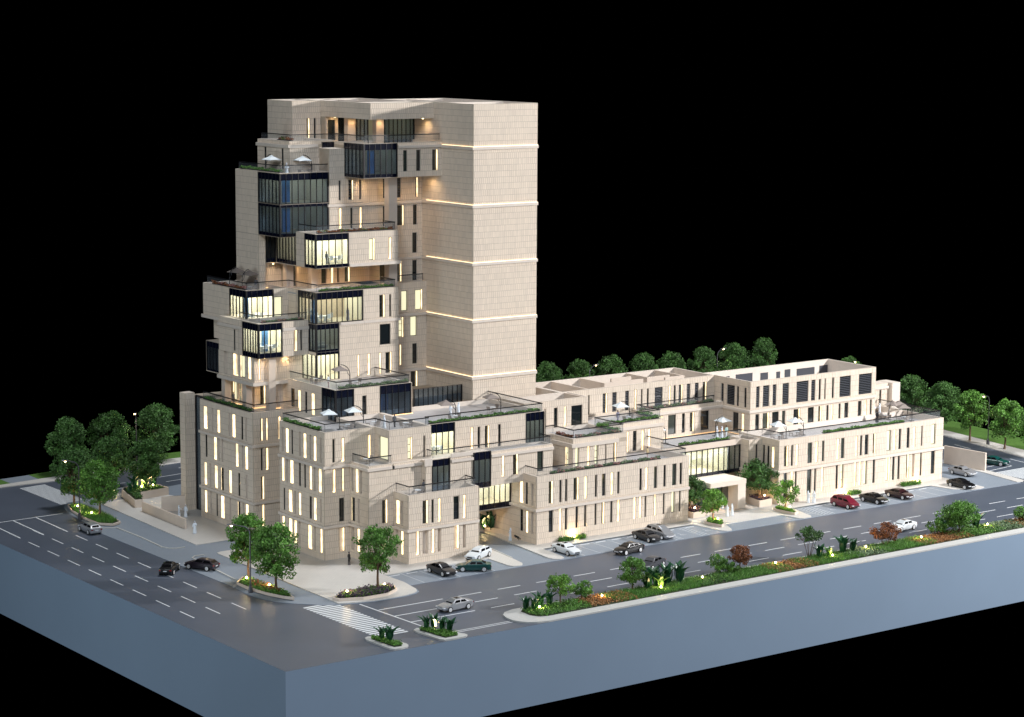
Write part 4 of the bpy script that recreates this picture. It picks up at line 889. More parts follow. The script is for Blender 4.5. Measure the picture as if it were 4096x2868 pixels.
tree('b', 18.2, 82.6, 0.4, 'green tree at the near end of the long left planter behind the silver car', G1_, 0.95, 4.0)
tree('e', 31.0, 93.3, 1.2, 'dark spreading tree over the agaves in the tall wedge planter', G1_, 0.84, 2.0)
tree('d', 29.6, 101.9, 0.1, 'dark tree between the left back street and the tall wedge planter', G1_, 0.95, 2.6)
tree('e', 28.6, 114.9, T, 'leftmost of the three tall trees on the far left lawn', G1_, 1.0, 0.6)
tree('e', 36.2, 115.7, T, 'middle one of the three tall trees on the far left lawn', G1_, 1.0, 3.0)
tree('d', 44.8, 116.5, T, 'rightmost of the three tall trees on the far left lawn, beside the lit lamp', G1_, 1.12, 5.0)
tree('a', 168.0, 53.7, T, 'tall tree on the far right pavement left of the street lamp', G1_, 1.0, 1.7, sz=1.0)
tree('b', 166.9, 44.9, T, 'tall tree on the far right pavement right of the street lamp', G1_, 1.0, 5.2)
tree('c', 165.0, 36.3, T, 'tree cut off by the right edge of the photo beyond the lamp', G1_, 1.0, 2.2)
tree('e', 170.9, 62.9, T, 'second tree from the building on the far right pavement', G1_, 0.98, 1.1)
tree('d', 172.6, 72.0, T, 'tree on the far right pavement right behind the umbrella terrace', G1_, 1.05, 2.3)
tree('e', 175.0, 90.0, T, 'tree peeping out behind the corner of the louvred top storey', G1_, 1.05, 4.0)
labs = ['against the right edge of the blank tower slab', 'second from the tower slab', 'just right of the smaller lit lamp', 'fourth from the tower slab, above the roof wells', 'fifth from the tower slab', 'sixth from the tower slab, left of the tall lamp', 'half behind the tall lit lamp', 'last and tallest of the row, right of the tall lamp']
for i, (x, y) in enumerate(((126.9, 119.6), (133.6, 118.5), (141, 118.8), (148.9, 118.7), (155.5, 118.0), (163.5, 118.2), (171.6, 118.9), (180.1, 119.1))):
    tree('ed'[i % 2], x, y, T, 'background tree ' + labs[i], 'trees in a row behind the low wing', 0.90, i * 1.3, sz=(1.0, 1.09)[i % 2] * (1.0, 1.0, 1.02, 1.0, 0.97, 1.0, 1.02, 1.05)[i])
tree('en', 89.0, 35.6, 0.9, 'dark leaning tree in the cube planter left of the entrance canopy', 'entrance trees', 1.1, 0.5)
tree('en', 102.4, 35.4, 1.05, 'dark rounded tree in the cube planter right of the entrance canopy', 'entrance trees', 1.3, 3.3)
tree('es', 88.2, 29.4, 0.35, 'small bright green tree over a lit planter left of the lay-by', 'lay-by trees', 1.15, 0.3)
tree('es', 102.0, 29.4, 0.35, 'small bright green tree over a lit planter right of the lay-by', 'lay-by trees', 1.08, 2.5)
GM = 'small trees on the planted median'
tree('s1', 42.2, 5.4, 0.25, 'yellow-green small tree nearest the rounded end of the median', GM, 1.0, 0.2)
tree('s7', 45.8, 5.8, 0.25, 'low dark green bush right of the first median tree', GM, 1.05, 0.2, 'shrub', 'shrub')
tree('s2', 53.5, 5.3, 0.25, 'round dense green tree left of the row of four spiky plants on the median', GM, 1.12, 1.2)
tree('s7', 68.6, 5.8, 0.25, 'small bright green shrub left of the rust-leaved tree on the median', GM, 1.15, 2.0, 'shrub', 'shrub')
tree('s7', 70.0, 4.9, 0.25, 'tiny green shrub at the foot of the rust-leaved median tree', GM, 0.75, 4.0, 'shrub', 'shrub')
tree('s3', 71.5, 5.2, 0.25, 'rust-leaved round tree on a single stem on the median', GM, 1.0, 0.7)
tree('s4', 84.2, 5.6, 0.25, 'many-stemmed olive-green tree left of the spiky plants on the median', GM, 1.0, 0.0)
tree('s5', 97.8, 4.9, 0.25, 'rust and green bushy tree in front of the white car on the median', GM, 1.0, 0.0)
tree('s7', 108.5, 5.3, 0.25, 'small bright green shrub at the left of the largest median tree', GM, 1.1, 1.0, 'shrub', 'shrub')
tree('s6', 111.9, 4.4, 0.25, 'largest dense round tree on the median, right of the white car', GM, 1.0, 0.4)
tree('s7', 125.2, 4.4, 0.25, 'shrub cut off by the right edge of the photo on the median', GM, 1.05, 3.0, 'shrub', 'shrub')

# agaves: twelve separate leaves each
def leafmesh(name, mt, L=1.0, wd=0.21, bend=0.9):
    m = MB(); n = 6; R = []
    for i in range(n + 1):
        u = i / n; a = u * bend; r = L * (sin(a) / bend); z = L * ((1 - cos(a)) / bend)
        # leaf rises then arches outwards
        px, pz = L * (u * 0.35 + 0.35 * u * u), L * (u * 0.95 - 0.28 * u * u)
        w_ = wd * (0.55 + 1.0 * u - 1.5 * u * u) if u < 0.98 else 0.004
        R.append((px, w_, pz))
    for i in range(n):
        (x0, w0, z0), (x1, w1, z1) = R[i], R[i+1]
        m.face([(x0, -w0, z0 + w0*0.35), (x0, 0, z0), (x1, 0, z1), (x1, -w1, z1 + w1*0.35)]); m.face([(x0, 0, z0), (x0, w0, z0 + w0*0.35), (x1, w1, z1 + w1*0.35), (x1, 0, z1)])
    return m.mesh(name, X[mt])
AL = leafmesh('leaf', 'agave'); ALp = leafmesh('leaf', 'agavel')
def agave(x, y, z, label, s=1.0, pale=False, n=13, group='spiky plants along the street'):
    t = thing('agave', (x, y, z), label, 'agave plant', group, random.uniform(0, 6)); t.scale = (s, s, s)
    st = MB(); st.tube([(0, 0, -0.05), (0, 0, 0.35)], [0.09, 0.05], 6); st.build('stem', X['agave'], t, world=False)
    for i in range(n):
        o = link('leaf', ALp if pale else AL, t, None, False); k = i / n
        o.rotation_euler = (random.uniform(-.15, .15), -0.75 * (1 - k) + 0.55 * k - 0.35, i * 2.4 + random.uniform(-.2, .2)); q = 1.0 + 0.35 * k * random.uniform(0.6, 1.2); o.scale = (q, q, q); o.location = (0, 0, 0.05 + 0.3 * k)
ag = [(36.8, 5.3, 1.05, 0, 'at the very tip of the median'), (37.6, 4.6, .95, 0, 'second from the tip of the median'), (38.9, 5.2, 1.15, 0, 'third from the tip of the median behind the garden light'), (40.3, 5.2, 1.05, 0, 'left of the first yellow-green median tree'),
 (55.6, 4.7, 1.35, 0, 'right beside the round green median tree'), (57.1, 4.9, 1.3, 0, 'second of the row of four on the median, behind the glowing pale one'), (56.9, 3.9, 0.95, 1, 'pale and lit from below in the row of spiky plants on the median'), (58.9, 5.0, 1.35, 0, 'third of the row of four on the median'), (60.7, 4.8, 1.35, 0, 'fourth and darkest of the row of four on the median'),
 (85.2, 4.7, 1.1, 0, 'right of the many-stemmed median tree'), (86.4, 4.1, .9, 1, 'pale, between two dark ones right of the many-stemmed tree'), (89.6, 4.7, 1.45, 0, 'tallest, right of the many-stemmed tree on the median'), (91.3, 4.5, 1.1, 0, 'left of a bright garden light on the median, last of its group'),
 (116.4, 5.3, 1.4, 0, 'behind the right side of the largest median tree'), (110.0, 5.6, 1.1, 0, 'in the shade behind the stem of the largest median tree'),
 (22.0, 4.9, 1.0, 0, 'at the back left of the larger corner island'), (22.9, 4.6, 1.1, 0, 'behind the light of the larger corner island'), (23.1, 3.2, 1.0, 0, 'in the middle of the larger corner island'), (23.5, 2.2, 1.0, 0, 'at the right end of the larger corner island'),
 (15.2, 4.0, 1.0, 0, 'at the left of the small front island'), (15.6, 2.9, 1.1, 0, 'at the right of the small front island'),
 (29.0, 92.8, 1.3, 0, 'left in the wedge planter beneath the dark tree'), (30.4, 92.2, 1.3, 1, 'glowing pale in the wedge planter'), (32.3, 93.2, 1.5, 0, 'right end of the wedge planter beside the tree stem'), (27.3, 91.0, 1.0, 0, 'front corner of the wedge planter'),
 (58.0, 43.6, 1.25, 0, 'left in the lit bed of the underpass'), (58.8, 42.9, 1.5, 0, 'right in the lit bed of the underpass, against the wall'), (56.6, 44.3, 1.1, 0, 'far left of the underpass bed by the dark glass')]
for x, y, s, p, l in ag: s *= (1.65 if 55 < x < 61 and y < 8 else 1.35); agave(x, y, 0.25 if y < 8 else (1.2 if 25 < x < 34 else 0.6), 'spiky agave ' + l, s, bool(p))

# ground cover (uncountable): blades, tufts and flowers
def inpoly(x, y, P):
    c = False; n = len(P)
    for i in range(n):
        (a, b), (d, e) = P[i], P[i-1]
        if (b > y) != (e > y) and x < (d - a) * (y - b) / (e - b) + a: c = not c
    return c
def cover(name, poly, z, dens, mt, h=0.3, kind='blade', seed=1, label=None, cat=None, zf=None):
    rnd = random.Random(seed); m = MB(); xs = [p[0] for p in poly]; ys = [p[1] for p in poly]
    A_ = (max(xs) - min(xs)) * (max(ys) - min(ys)); n = int(A_ * dens)
    for _ in range(n):
        x, y = rnd.uniform(min(xs), max(xs)), rnd.uniform(min(ys), max(ys))
        if not inpoly(x, y, poly): continue
        hh = h * rnd.uniform(0.5, 1.3); t = rnd.random()
        if kind == 'blade':
            for _k in range(3):
                a = rnd.uniform(0, 2 * pi); dx, dy = cos(a) * 0.035, sin(a) * 0.035; bx_, by_ = rnd.uniform(-.5, .5) * hh, rnd.uniform(-.5, .5) * hh
                m.face([(x - dx, y - dy, z), (x + dx, y + dy, z), (x + bx_, y + by_, z + hh)], 0, t)
        else:
            for _k in range(4): leafq(m, (x + rnd.uniform(-.12, .12), y + rnd.uniform(-.12, .12), z + hh * rnd.uniform(0.2, 1)), 0.09 * rnd.uniform(.7, 1.5), rnd, 0, min(1, max(0, t + rnd.uniform(-.2, .2))))
    o = m.build(name, X[mt], None, kind='stuff')
    tag(o, label, cat or 'ground cover'); return o
def strip(x0, x1, y0=1.9, y1=6.0, bend=0.5): return [(x0, y0), (x1, y0), (x1 + bend, (y0+y1)/2), (x1, y1), (x0, y1), (x0 - bend, (y0+y1)/2)]
cover('shrubbery', strip(36.6, 44.5), 0.24, 34, 'leaf', 0.38, 'leaf', 1, 'leafy green ground cover at the rounded end of the median')
cover('flower_bed', strip(44.6, 51.6), 0.24, 30, 'orange', 0.36, 'leaf', 2, 'orange flowering patch on the median beside the first garden light', 'flower bed')
cover('grass', strip(48.5, 63.5), 0.24, 60, 'grass', 0.42, 'blade', 3, 'bright tall grass on the median around the row of four agaves', 'grass')
cover('shrubbery', strip(62.5, 68.5), 0.24, 30, 'leafd', 0.32, 'leaf', 4, 'dark leafy cover on the median left of the rust-leaved tree')
cover('grass', strip(67, 78), 0.24, 60, 'grass', 0.40, 'blade', 5, 'bright grass on the median around the rust-leaved tree', 'grass')
cover('flower_bed', strip(75.5, 82.5), 0.24, 34, 'orange', 0.32, 'leaf', 6, 'orange flowering patch on the median left of the many-stemmed tree', 'flower bed')
cover('grass', strip(80.5, 91), 0.24, 60, 'grass', 0.40, 'blade', 7, 'bright grass on the median under the many-stemmed tree', 'grass')
cover('shrubbery', strip(90, 96.5), 0.24, 34, 'sage', 0.32, 'leaf', 8, 'mixed sage and rust cover on the median left of the bushy rust tree')
cover('grass', strip(95, 105), 0.24, 62, 'grass', 0.42, 'blade', 9, 'very bright grass on the median in front of the white car', 'grass')
cover('flower_bed', strip(102.5, 112), 0.24, 34, 'orange', 0.30, 'leaf', 10, 'rust-orange flowering patch on the median under the largest tree', 'flower bed')
cover('shrubbery', strip(110, 119), 0.24, 34, 'leaf', 0.34, 'leaf', 11, 'green leafy cover on the median right of the largest tree')
cover('shrubbery', strip(117.5, 124), 0.24, 36, 'sage', 0.34, 'leaf', 12, 'pale sage cover near the right edge of the photo')
cover('flower_bed', strip(122.5, 132), 0.24, 34, 'orange', 0.30, 'leaf', 13, 'orange patch at the right edge of the photo', 'flower bed')
cover('grass', [(14.6, 5.2), (14.9, 5.8), (15.4, 5.2), (16.3, 1.5), (15.8, 0.8), (14.9, 0.9)], 0.26, 70, 'leaf', 0.32, 'leaf', 14, 'low green cover on the small front island')
cover('grass', [(21.3, 5.2), (21.8, 5.8), (22.4, 4.9), (24.0, 1.3), (23.6, 0.8), (21.9, 0.8)], 0.26, 70, 'leaf', 0.34, 'leaf', 15, 'low green cover on the larger corner island')
def shrink(P, k=0.86):
    cx = sum(p[0] for p in P) / len(P); cy = sum(p[1] for p in P) / len(P); return [(cx + (p[0]-cx)*k, cy + (p[1]-cy)*k) for p in P]
cover('flower_bed', shrink(PL['N']), 0.40, 60, 'leaf', 0.45, 'leaf', 16, 'green and rusty bedding in the curved corner planter', 'flower bed')
cover('flower_bed', shrink(PL['N'], .6), 0.42, 30, 'leafr', 0.6, 'leaf', 17, 'rusty grasses between the two trees of the curved corner planter', 'flower bed')
cover('flower_bed', shrink(PL['N2']), 0.40, 50, 'violet', 0.55, 'leaf', 18, 'violet bedding in the planter in front of the plaza', 'flower bed')
cover('flower_bed', shrink(PL['N2'], .8), 0.40, 45, 'leafy', 0.45, 'leaf', 19, 'green bedding in the planter in front of the plaza', 'flower bed')
cover('grass', shrink(PL['L']), 0.35, 60, 'grass', 0.55, 'blade', 20, 'tall grass in the long left planter', 'grass')
cover('flower_bed', shrink(PL['P'], .8), 1.2, 40, 'leafd', 0.4, 'leaf', 21, 'dark green bedding in the tall wedge planter', 'flower bed')
for k, lb in (('E1', 'left of the entrance'), ('E3', 'right of the entrance')): cover('flower_bed', shrink(PL[k], .85), 0.9, 90, 'violet', 0.5, 'leaf', 22, 'purple bedding in the cube planter ' + lb, 'flower bed'); cover('flower_bed', shrink(PL[k], .7), 0.9, 50, 'orange', 0.5, 'leaf', 23, 'orange leaves in the cube planter ' + lb, 'flower bed')
for k, lb in (('E2', 'left of the lay-by'), ('E4', 'right of the lay-by')): cover('flower_bed', shrink(PL[k], .82), 0.38, 90, 'leafy', 0.45, 'leaf', 24, 'green bedding in the low planter ' + lb, 'flower bed')
for i, (x0, x1, lb) in enumerate(((62.9, 65.1, 'behind the white coupe, left of the wall light'), (65.9, 67.3, 'right of the wall light behind the white coupe'), (118.2, 120.4, 'behind the red van and the black car'), (129.6, 133.3, 'behind the empty bays at the right'))):
    cover('wall_bed', [(x0, 32.0), (x1, 32.0), (x1 + .2, 32.6), (x1, 33.0), (x0, 33.0)], T, 130, 'leaf', 0.55, 'leaf', 30 + i, 'low green clump at the foot of the wall ' + lb, 'ground cover')
cover('garden_bed', [(54.0, 43.1), (58.0, 44.9), (59.2, 42.0), (59.2, 45.9), (51, 45.9), (51, 43.1)], 0.15, 40, 'leafd', 0.6, 'leaf', 36, 'dark planting in the lit underpass garden')

# roof hedges and flower strips standing in black troughs
def hedge(x0, y0, x1, y1, z, mt, label, h=0.4, w=0.42, seed=0, pink=False, dens=110, mt2=None):
    t = thing('roof_planting', ((x0+x1)/2, (y0+y1)/2, z), label, 'roof planting', 'planting strips along the terrace edges')
    L = math.hypot(x1-x0, y1-y0); dx, dy = (x1-x0)/L, (y1-y0)/L; rnd = random.Random(seed); m = MB(); m2 = MB()
    q = [(x0 - dy*w/2, y0 + dx*w/2), (x1 - dy*w/2, y1 + dx*w/2), (x1 + dy*w/2, y1 - dx*w/2), (x0 + dy*w/2, y0 - dx*w/2)]
    b = MB(); b.prism(q, z + 0.002, z + 0.12); b.build('trough', X['black'], t)
    for i in range(int(L * dens)):
        s_ = rnd.uniform(0, L); o = rnd.gauss(0, w * 0.33); hh = h * rnd.uniform(0.1, 1) * (0.75 + 0.25 * sin(s_ * 2.1 + seed) + 0.15 * sin(s_ * 5.3))
        (m2 if rnd.random() < (0.45 if mt2 else 0) else m).__class__
        M_ = m2 if (mt2 and (sin(s_ * 1.9 + seed) > 0.35) and rnd.random() < 0.6) else m
        leafq(M_, (x0 + dx*s_ - dy*o, y0 + dy*s_ + dx*o, z + 0.12 + hh), 0.10 * rnd.uniform(.7, 1.4), rnd)
    m.build('foliage', X[mt], t)
    if mt2: m2.build('blossom', X[mt2], t)
hs = [(40.3, 38.75, 38.9, 42, 0, 0)]
hedge(31.15, 43.2, 31.15, 52.4, 17.33, 'grass', 'bright grass strip on the left roof edge of the front corner block, four floors up', 0.4, 0.5, 1)
hedge(31.1, 61.2, 31.1, 74.6, 17.33, 'leafd', 'dark planting strip on the roof edge of the block left of the corner block', 0.45, 0.6, 2)
hedge(45.8, 39.35, 64.4, 39.35, 17.33, 'leaf', 'long green hedge on the bridge roof below two taupe parasols', 0.38, 0.45, 3)
hedge(38.9, 51.15, 50.3, 51.15, 21.09, 'sage', 'pale sage strip on the roof edge with the standing couple', 0.4, 0.5, 4)
hedge(41.5, 60.25, 53.8, 60.25, 33.41, 'leaf', 'green strip on the terrace edge halfway up the tower', 0.35, 0.45, 5)
hedge(41.3, 60.25, 53.8, 60.25, 41.56, 'leafr', 'reddish strip on the box with the lit meeting room', 0.35, 0.45, 6, mt2='leaf')
hedge(34.3, 68.0, 34.3, 77.5, 33.41, 'leafr', 'pinkish flower strip on the left terrace edge halfway up the tower', 0.4, 0.45, 7, mt2='pink')
hedge(33.3, 62.25, 40.2, 62.25, 29.42, 'sage', 'pink and sage strip on the small balcony in front of the lit corner room', 0.25, 0.4, 8, mt2='pink')
hedge(38.7, 65.6, 38.7, 76.6, 49.81, 'leaf', 'green strip at the left edge of the parasol terrace high on the tower', 0.4, 0.5, 9)
hedge(41.9, 67.9, 41.9, 71.5, 54.06, 'leafr', 'small flower clump in the corner of the topmost terrace', 0.45, 0.5, 10, mt2='leaf')
hedge(62.0, 33.55, 81.5, 33.55, 9.61, 'sage', 'long flower strip along the street edge of the low wing terrace', 0.35, 0.5, 11, mt2='pink')
hedge(68.7, 41.0, 68.7, 37.2, 13.36, 'leafr', 'flower strip along the left edge of the stepped roof of the low wing', 0.35, 0.4, 12, mt2='pink')
hedge(69.0, 37.1, 77.2, 37.1, 13.36, 'sage', 'flower strip along the front edge of the stepped roof of the low wing', 0.35, 0.4, 13, mt2='pink')
hedge(77.2, 37.6, 77.2, 42.6, 13.36, 'leaf', 'green hedge crossing the stepped roof of the low wing', 0.5, 0.5, 14)
hedge(78.0, 43.5, 89.5, 43.5, 13.25, 'leaf', 'green hedge in front of the single parasol on the low wing roof', 0.4, 0.45, 15)
hedge(89.5, 43.8, 89.5, 48.2, 13.25, 'leaf', 'dark hedge behind the single parasol on the low wing roof', 0.5, 0.8, 16)
hedge(90.4, 48.85, 104.8, 48.85, 13.52, 'sage', 'pink and green strip under the louvred windows', 0.4, 0.5, 17, mt2='pink')
hedge(90.0, 39.35, 99.8, 39.35, 9.62, 'leaf', 'green hedge above the entrance hall in front of three people', 0.4, 0.5, 18)
hedge(113.8, 34.0, 131.0, 34.0, 9.87, 'leaf', 'long green hedge on the street edge of the end wing roof', 0.38, 0.5, 19)

# ================================================================ lamps
def garden_light(x, y, z, label, pw=40, r=0.13, group='small glowing garden lights'):
    t = thing('garden_light', (x, y, z), label, 'garden light', group)
    s = MB(); s.tube([(x, y, z - 0.1), (x, y, z + 0.16)], 0.03, 6); s.build('stake', X['black'], t)
    b = MB(); b.loft([[(x + r*cos(q)*cos(a), y + r*cos(q)*sin(a), z + 0.16 + r + r*sin(q)) for a in [2*pi*k/8 for k in range(8)]] for q in (-1.4, -0.8, -0.2, 0.4, 1.0, 1.45)]); b.build('bulb', X['bulb'], t, smooth=True)
    l = bpy.data.lights.new('garden_lamp', 'POINT'); l.energy = pw * 5; l.color = (1.0, 0.70, 0.32); l.shadow_soft_size = 0.15
    o = bpy.data.objects.new('garden_lamp', l); COL.objects.link(o); o.parent = t; o.location = (0, 0, 0.16 + r * 2.4)
for x, y, z, l, p in ((38.1, 4.2, .45, 'among the agaves at the tip of the median', 25), (47.7, 4.1, .5, 'in the first orange patch of the median', 25), (56.5, 3.3, .45, 'under the pale lit agave of the median', 35), (64.1, 4.1, .5, 'in the dark cover left of the rust-leaved tree', 22), (77.2, 4.6, .5, 'in the second orange patch of the median', 28),
                   (86.5, 3.5, .45, 'under the pale agave right of the many-stemmed tree', 25), (93.5, 4.3, .55, 'in the sage cover left of the bushy rust tree', 40), (103.9, 4.0, .55, 'in the brightest grass in front of the largest median tree', 45), (117.8, 4.5, .5, 'in the cover right of the largest median tree', 30),
                   (22.9, 4.3, .5, 'on the larger corner island', 40), (15.7, 3.4, .4, 'on the small front island', 6), (15.9, 36.4, .7, 'at the back end of the curved corner planter', 40), (16.4, 31.6, .7, 'in the middle of the curved corner planter', 45), (22.6, 23.2, .7, 'at the left of the planter in front of the plaza', 40), (28.4, 23.6, .7, 'beside the tree stem in front of the plaza', 22),
                   (65.5, 32.6, .3, 'at the foot of the wall behind the white coupe', 110), (88.3, 28.6, .65, 'in the low planter left of the lay-by', 50), (102.3, 28.6, .65, 'in the low planter right of the lay-by', 45), (88.8, 34.2, 1.2, 'at the stem of the tree left of the entrance', 25), (102.6, 34.4, 1.35, 'in the cube planter right of the entrance', 20),
                   (117.6, 32.6, .3, 'at the foot of the wall behind the red van', 80), (133.2, 32.7, .3, 'at the foot of the wall behind the empty right bays', 60), (17.6, 88.6, .6, 'at the far end of the long left planter', 30), (17.2, 83.2, .6, 'at the near end of the long left planter', 35), (29.7, 92.0, 1.5, 'beneath the pale agave in the wedge planter', 35), (31.7, 92.2, 1.5, 'at the tree stem in the wedge planter', 30), (27.6, 96.8, .3, 'behind the wedge planter', 30),
                   (57.9, 43.2, .8, 'in the underpass bed', 22)):
    garden_light(x, y, z, 'small warm garden light ' + l, p * (0.45 if y > 10 and 60 < x < 140 and p > 50 else 1))
def street_lamp(x, y, hx, hy, label, h=8.9, pw=60):
    t = thing('street_lamp', (x, y, 0.1), label, 'street lamp', 'curved street lamps')
    b = MB(); b.tube([(x, y, 0.1), (x, y, 0.95), (x, y, 1.1)], [0.30, 0.24, 0.12], 8); b.build('base', X['metal'], t)
    L = math.hypot(hx, hy); ux, uy = hx / L, hy / L; pts = [(x, y, 1.0), (x, y, h - 1.5)]
    for k in range(1, 7): a = pi / 2 * k / 6; pts.append((x + ux * 0.9 * (1 - cos(a)), y + uy * 0.9 * (1 - cos(a)), h - 1.5 + 1.15 * sin(a)))
    pts.append((x + ux * (L - 0.9), y + uy * (L - 0.9), h - 0.15)); p = MB(); p.tube(pts, [0.10] + [0.085] * (len(pts) - 2) + [0.06], 7); p.build('pole', X['metal'], t)
    hd = MB(); cx, cy = x + ux * (L - 0.95), y + uy * (L - 0.95); nx, ny = -uy, ux
    hd.loft([[(cx + ux*s + nx*w, cy + uy*s + ny*w, h - 0.18 + s*0.12 + q) for w, q in ((-a, 0), (-a*.7, b_), (a*.7, b_), (a, 0), (a*.5, -.06), (-a*.5, -.06))] for s, a, b_ in ((0, .08, .08), (.25, .18, .14), (.8, .17, .12), (1.1, .08, .05))]); hd.build('lamp_head', X['metal'], t)
    g = MB(); gx, gy = x + ux * (L - 0.4), y + uy * (L - 0.4)
    g.loft([[(gx + 0.17*q*cos(a), gy + 0.17*q*sin(a), h - 0.17 - zz) for a in [2*pi*k/8 for k in range(8)]] for q, zz in ((1, 0), (1, .05), (.6, .13), (.1, .16))]); g.build('lamp_glass', X['bulb'], t)
    l = bpy.data.lights.new('street_lamp_light', 'SPOT'); l.energy = pw * 9; l.color = (1, 0.78, 0.5); l.spot_size = radians(120); l.spot_blend = 0.8; l.shadow_soft_size = 0.2
    o = bpy.data.objects.new('street_lamp_light', l); COL.objects.link(o); o.parent = t; o.location = (gx - x, gy - y, h - 0.5)
street_lamp(14.3, 32.6, -2.4, 1.2, 'street lamp in front of the two trees at the rounded street corner', pw=45)
street_lamp(15.4, 83.3, -2.2, 0.6, 'street lamp in front of the long left planter', pw=35)
street_lamp(40.6, 115.0, -0.9, -1.3, 'brightly lit street lamp between the tall trees on the far left lawn', pw=60)
street_lamp(167.9, 49.5, -2.6, -0.8, 'street lamp between the two tall trees on the far right pavement', pw=50)
street_lamp(132.4, 114.2, 1.4, -0.7, 'smaller lit street lamp behind the low wing, next to the tower slab')
street_lamp(166.0, 117.0, 1.4, -0.8, 'tall lit street lamp between the last trees behind the low wing')
street_lamp(176.5, 88.8, -2.2, -0.4, 'street lamp head just showing above the far end of the louvred storey', h=9.2)
# ================================================================ cars
CARS = {}
def carmat(n, c, metal=0.0): return mat('car_paint_' + n, c, 0.3, metal=metal, coat=0.25)
PAINT = {'white': carmat('white', (0.72, 0.76, 0.78)), 'black': carmat('black', (0.006, 0.006, 0.007)), 'charcoal': carmat('charcoal', (0.028, 0.028, 0.031)), 'silver': carmat('silver', (0.42, 0.43, 0.45), 0.5),
         'green': carmat('green', (0.004, 0.060, 0.055)), 'red': carmat('red', (0.17, 0.012, 0.028)), 'maroon': carmat('maroon', (0.030, 0.008, 0.010)), 'grey': carmat('grey', (0.055, 0.058, 0.068)), 'plum': carmat('plum', (0.022, 0.016, 0.024))}
def lerp_tab(T_, x):
    for i in range(len(T_) - 1):
        if T_[i][0] <= x <= T_[i+1][0]:
            f = (x - T_[i][0]) / (T_[i+1][0] - T_[i][0]); return [a + (b - a) * f for a, b in zip(T_[i][1:], T_[i+1][1:])]
    return list(T_[0][1:] if x < T_[0][0] else T_[-1][1:])
# station: x, half width, z low, z belt ; cabin: x, half width belt, z roof, half width roof
BODY = {
 'sedan': ([(-2.35, .62, .45, .80), (-2.28, .80, .30, .95), (-1.9, .88, .24, 1.02), (-1.1, .90, .22, .98), (0, .91, .22, .95), (0.95, .90, .22, .93), (1.7, .87, .24, .84), (2.2, .76, .30, .70), (2.35, .58, .42, .60)], [(-1.75, .99), (-1.0, 1.36), (-0.45, 1.43), (0.25, 1.40), (1.05, .93)]),
 'wagon': ([(-2.3, .66, .45, .85), (-2.25, .82, .30, .98), (-1.9, .88, .24, 1.0), (0, .91, .22, .97), (0.95, .90, .22, .94), (1.7, .87, .24, .86), (2.2, .76, .30, .72), (2.32, .58, .42, .62)], [(-2.1, 1.0), (-1.7, 1.36), (-0.7, 1.46), (0.25, 1.42), (1.05, .94)]),
 'van': ([(-2.35, .72, .45, 1.05), (-2.3, .86, .28, 1.12), (-1.9, .93, .24, 1.14), (0, .95, .22, 1.10), (1.1, .94, .22, 1.04), (1.75, .90, .26, .90), (2.2, .80, .32, .74), (2.35, .6, .45, .62)], [(-2.2, 1.12), (-1.85, 1.62), (-1.0, 1.78), (0.3, 1.74), (1.0, 1.42), (1.7, .93)]),
}
def car_parts(style):
    st, cab = BODY[style]; xs = sorted({s[0] for s in st} | {-1.82, -0.98, 0.98, 1.82, -1.4, 1.4})
    b = MB(); rings = []
    for x in xs:
        w, zl, zb_ = lerp_tab(st, x); arch = 0
        for wx in (-1.4, 1.4):
            if abs(x - wx) < 0.43: arch = 0.36 if abs(x - wx) < 0.1 else 0.05
        zl2 = zl + arch
        rings.append([(x, -w*.93, zl2), (x, -w, max(zl2 + .02, zl + (zb_-zl)*.42)), (x, -w*.985, zb_ - .10), (x, -w*.88, zb_), (x, 0, zb_ + .035), (x, w*.88, zb_), (x, w*.985, zb_ - .10), (x, w, max(zl2 + .02, zl + (zb_-zl)*.42)), (x, w*.93, zl2), (x, 0, zl2)])
    b.loft(rings)
    # cabin shell
    R2 = []
    for x, zr in cab:
        w, zl, zb_ = lerp_tab(st, x); k = (zr - zb_)
        wb = w * .87; wr = wb - 0.20 * max(k, 0) / 0.5
        R2.append([(x, -wb, zb_ - .02), (x, -wr, zr - .04 * (k > .1)), (x, -wr*.8, zr), (x, wr*.8, zr), (x, wr, zr - .04 * (k > .1)), (x, wb, zb_ - .02)])
    b.loft(R2)
    return b, R2
def quad_panel(p, off=0.012, inset=(0.08, 0.92, 0.1, 0.88)):
    a, b_, c, d = [Vector(q) for q in p]; n = (b_ - a).cross(d - a).normalized()
    def P(u, v): return a.lerp(b_, u).lerp(d.lerp(c, u), v)
    u0, u1, v0, v1 = inset; m = MB(); k = [P(u0, v0), P(u1, v0), P(u1, v1), P(u0, v1)]
    m.face([q + n * off for q in k]); m.face([q - n * off for q in k])
    for i in range(4): j = (i + 1) % 4; m.face([k[i] + n*off, k[j] + n*off, k[j] - n*off, k[i] - n*off])
    return m
WH = MB(); WH.tube([(0, -0.11, 0), (0, 0.11, 0)], 0.36, 16); WHM = WH.mesh('wheel', X['tyre'])
RM = MB(); RM.tube([(0, -0.125, 0), (0, -0.115, 0)], [0.24, 0.26], 12)
for k in range(5): RM.box(-0.02, 0.02, -0.135, -0.126, 0.03, 0.21) if k == 0 else None
RMM = RM.mesh('rim', X['rim'])
